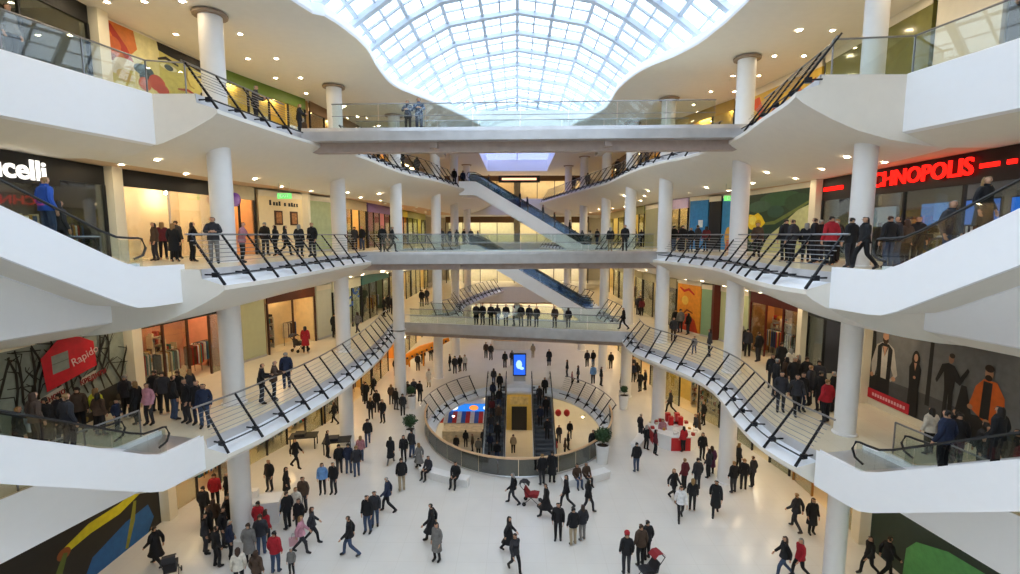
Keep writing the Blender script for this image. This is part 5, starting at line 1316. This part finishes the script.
('l2c','2',10.94,19.83,'s',0,'black','black','m'),
('l2c','2',10.83,19.12,'s',20,'charcoal','black','m'),
('l2c','2',11.14,19.12,'s',-30,'black','black','f'),
('l2c','2',11.42,19.13,'s',0,'black','charcoal','m'),
('l2c','2',11.29,18.47,'s',30,'black','black','m'),
('l2c','2',12.01,19.14,'s',0,'charcoal','black','f'),
('l2c','2',11.51,17.86,'s',-20,'black','black','m'),
('l2c','2',11.53,17.28,'s',0,'red','black','m'),
('l2c','2',11.13,16.23,'s',10,'black','charcoal','m'),
('l2c','2',10.91,15.30,'w',90,'black','black','f'),
('l2c','2',12.14,16.25,'s',0,'black','denim','m'),
('l2c','2',12.61,16.25,'s',60,'charcoal','denim','m'),
('l2c','2',13.81,17.32,'s',0,'brown','black','f'),
('l2c','2',14.17,17.32,'s',170,'black','black','m'),
('l2c','2',13.03,19.86,'s',0,'black','black','m'),
('l3l','3',-11.80,22.20,'l',-80,'charcoal','black','m'),
('l3l','3',-10.90,24.60,'l',-90,'black','black','f'),
('l3l','3',-12.00,27.50,'s',0,'brown','black','f'),
('l3b','3',-5.35,24.20,'l',180,'navy','black','f'),
('l3b','3',-4.90,24.30,'l',190,'denim','navy','m'),
('l3n','3',-14.30,12.60,'s',-90,'black','black','m'),
('l3n','3',-14.60,14.30,'s',-90,'grey','black','f'),
('l3r','3',13.30,12.60,'l',90,'black','denim','m'),
('l3r','3',13.40,13.30,'l',80,'charcoal','black','f'),
('l3w','3',-10.20,30.50,'l',-90,'maroon','black','f'),
('l3w','3',-9.80,34.50,'l',-90,'brown','black','m'),
('l3w','3',-9.00,38.00,'s',0,'black','black','m'),
('l3w','3',-8.40,41.00,'s',0,'charcoal','black','f'),
('l3w','3',-6.30,49.00,'s',0,'black','black','m'),
('l3w','3',-5.60,50.50,'s',0,'navy','black','m'),
('l3x','3',8.80,43.00,'s',0,'black','black','m'),
('l3x','3',7.50,52.00,'s',0,'charcoal','black','f'),
('l3x','3',6.40,55.00,'s',0,'black','black','m'),
('l3x','3',9.60,36.50,'l',90,'brown','black','m'),
('bs','b',-4.60,41.50,'s',0,'black','black','f'),
('bs','b',-3.90,40.60,'s',90,'brown','black','m'),
('bs','b',-3.00,41.60,'s',180,'charcoal','black','f'),
('bs','b',-5.30,40.30,'s',180,'black','black','m'),
('bs','b',-3.30,39.60,'s',0,'grey','black','m'),
('bs','b',3.20,41.50,'s',180,'red','black','f'),
('bs','b',3.90,42.60,'s',180,'charcoal','black','m'),
('bs','b',4.60,41.20,'s',-90,'black','black','m'),
('bs','b',3.40,39.80,'s',90,'red','black','f'),
('bs','b',4.20,40.00,'s',90,'brown','black','f'),
('bs','b',-0.30,40.40,'s',0,'beige','black','m'),
('bs','b',5.00,43.50,'s',180,'black','black','m'),
]
ZL = {'0': 0, '1': 6, '2': 12, '3': 18, 'b': -6}
zones = {}
for r in PEOPLE: zones.setdefault(r[0], []).append(r)
def on_deck(lv, x, y):
    side = -1 if x < 0 else 1; w = wall_x(side, y)
    if abs(x) > abs(w) - .7: x = side * (abs(w) - .7)
    return x
placed = []
for zn, rows in zones.items():
    fixed = []
    for r in rows:
        x, y = r[2], r[3]
        if zn == 'b1': y = br_y(1, x) + (.55 if x < 7 else 1.0)
        elif zn == 'b2': y = br_y(2, x) + .5
        elif zn == 'be': d = math.hypot(x - .1, y - 33); R_ = 9.6 if x < 0 else 9.5; x, y = .1 + (x - .1) / d * R_, 33 + (y - 33) / d * R_
        elif zn == 'l1e': k = len(fixed); x, y = 13.35 + .35 * (k % 2) + .05 * k, 15.1 - k * .42
        elif zn == 'l1c' and y < 16: x, y = max(x, -15.75), y - .2
        elif r[1] != 'b': x = on_deck(r[1], x, y)
        # keep people out of columns and apart from one another
        for _ in range(6):
            for cx, cy in COLS[-1] + COLS[1]:
                d = math.hypot(x - cx, y - cy)
                if d < .85: x, y = cx + (x - cx) / max(d, .05) * .87, cy + (y - cy) / max(d, .05) * .87
            for (lv, qx, qy) in placed:
                if lv == r[1]:
                    d = math.hypot(x - qx, y - qy)
                    if d < .5: x, y = qx + (x - qx + .01) / max(d, .05) * .52, qy + (y - qy) / max(d, .05) * .52
        if r[1] != 'b': x = on_deck(r[1], x, y)
        placed.append((r[1], x, y)); fixed.append((x, y, r))
    fixed.sort(key=lambda q: q[0] / max(q[1], 1))
    for i, (x, y, r) in enumerate(fixed):
        g = 'coat' if 'c' in r[8] else 'jacket'
        lab = f'person in {r[6]} {g}, {ORD[i]} from left {ZONE[zn]}' if len(fixed) > 1 else f'person in {r[6]} {g} {ZONE[zn]}'
        z = ZL[r[1]] + (.0 if r[4] != 't' else .0)
        person(x, y, z, r[4], r[5], r[6], r[7], r[8], lab, 'shoppers ' + ZONE[zn])
# people riding the escalators
def rider(key, step, off, heading_up, jacket, trousers, flags, label, dz=0):
    s, d, dx, hw, n = RIDE[key]
    p = Vector((s.x, s.y)) + d * (dx * (step + .55)) + Vector((-d.y, d.x)) * off
    a = math.degrees(math.atan2(d.y, d.x)) - 90 + (0 if heading_up else 180)
    person(p.x, p.y, s.z + (step + 1) * .21, 's', a, jacket, trousers, flags, label, 'people riding escalators')
rider('n-12', 3, .45, False, 'navy', 'denim', 'm', 'man in bright blue jacket riding down the upper left escalator')
for o in bpy.data.objects:
    if o.get('label', '').startswith('man in bright blue'):
        for c in o.children:
            if c.name.startswith('jacket'): c.material_slots[0].material = mat('cloth_cobalt', '2350a8', .8, vary=.15)
rider('n-12', 1, -.35, False, 'charcoal', 'black', 'f', 'woman in charcoal jacket low on the upper left escalator')
rider('n-12', 6, -.3, False, 'maroon', 'black', 'f', 'woman in maroon jacket above the blue jacket on the upper left escalator')
rider('n12', 3, -.4, True, 'black', 'black', 'fc', 'woman in black coat riding up the upper right escalator')
rider('n12', 0, .35, True, 'charcoal', 'denim', 'm', 'man in charcoal jacket at the foot of the upper right escalator')
rider('n12', 7, -.3, True, 'navy', 'navy', 'm', 'man in navy jacket high on the upper right escalator')
for k, st in enumerate((3, 6, 9)): rider('n-11', st, .3 if k % 2 else -.3, False, ['charcoal', 'brown', 'black'][k], 'black', 'mf'[k % 2], f'{ORD[k]} rider from the foot of the lower left escalator')
for k, st in enumerate((3, 5, 8)): rider('n11', st, .3 if k % 2 else -.3, False, ['navy', 'black', 'maroon'][k], 'black', 'mf'[k % 2], f'{ORD[k]} rider from the foot of the lower right escalator')
for k, st in enumerate((3, 7, 10, 14, 16, 24)): rider('f20', st, .2 if k % 2 else -.2, False, ['black', 'charcoal', 'black', 'navy', 'black', 'black'][k], 'black', 'mf'[k % 2], f'{ORD[k]} rider from the foot of the far upper crosswise escalator')
for k, st in enumerate(range(1, 28, 2)): rider('h0', st, .28 if k % 2 else -.28, True, ['black', 'charcoal', 'brown', 'maroon', 'black', 'navy'][k % 6], ['black', 'denim', 'charcoal'][k % 3], 'mf'[k % 2], f'{ORD[k]} rider from the foot of the left basement escalator')
for k, st in enumerate((14, 17, 19, 22, 24)): rider('h1', st, .25 if k % 2 else -.25, False, ['black', 'navy', 'black', 'charcoal', 'black'][k], 'black', 'mf'[k % 2], f'{ORD[k]} rider from the lowest on the right basement escalator')
# bags carried by shoppers
def bag(label, x, y, z, c, s=1.):
    t = thing('shopping_bag', label, 'bag', (x, y, z), .4, 'shopping bags')
    MB().prism([(-.17 * s, 0), (.17 * s, 0), (.19 * s, .36 * s), (-.19 * s, .36 * s)], -.06 * s, .06 * s).build('body', mat('bag_' + c, c, .5), t)
    for q in (-.05, .05): MB().tube([(-.08 * s, q * s, .36 * s), (-.06 * s, q * s, .5 * s), (.06 * s, q * s, .5 * s), (.08 * s, q * s, .36 * s)], .008, 5).build('handle', BLACK, t)
bag('white shopping bag on the floor in the lower left crowd', -12.55, 18.75, .0, 'e6e6ea')
bag('pale pink shopping bag beside the pink jacket person, open floor', -9.45, 18.95, 0, 'd8a8b0')
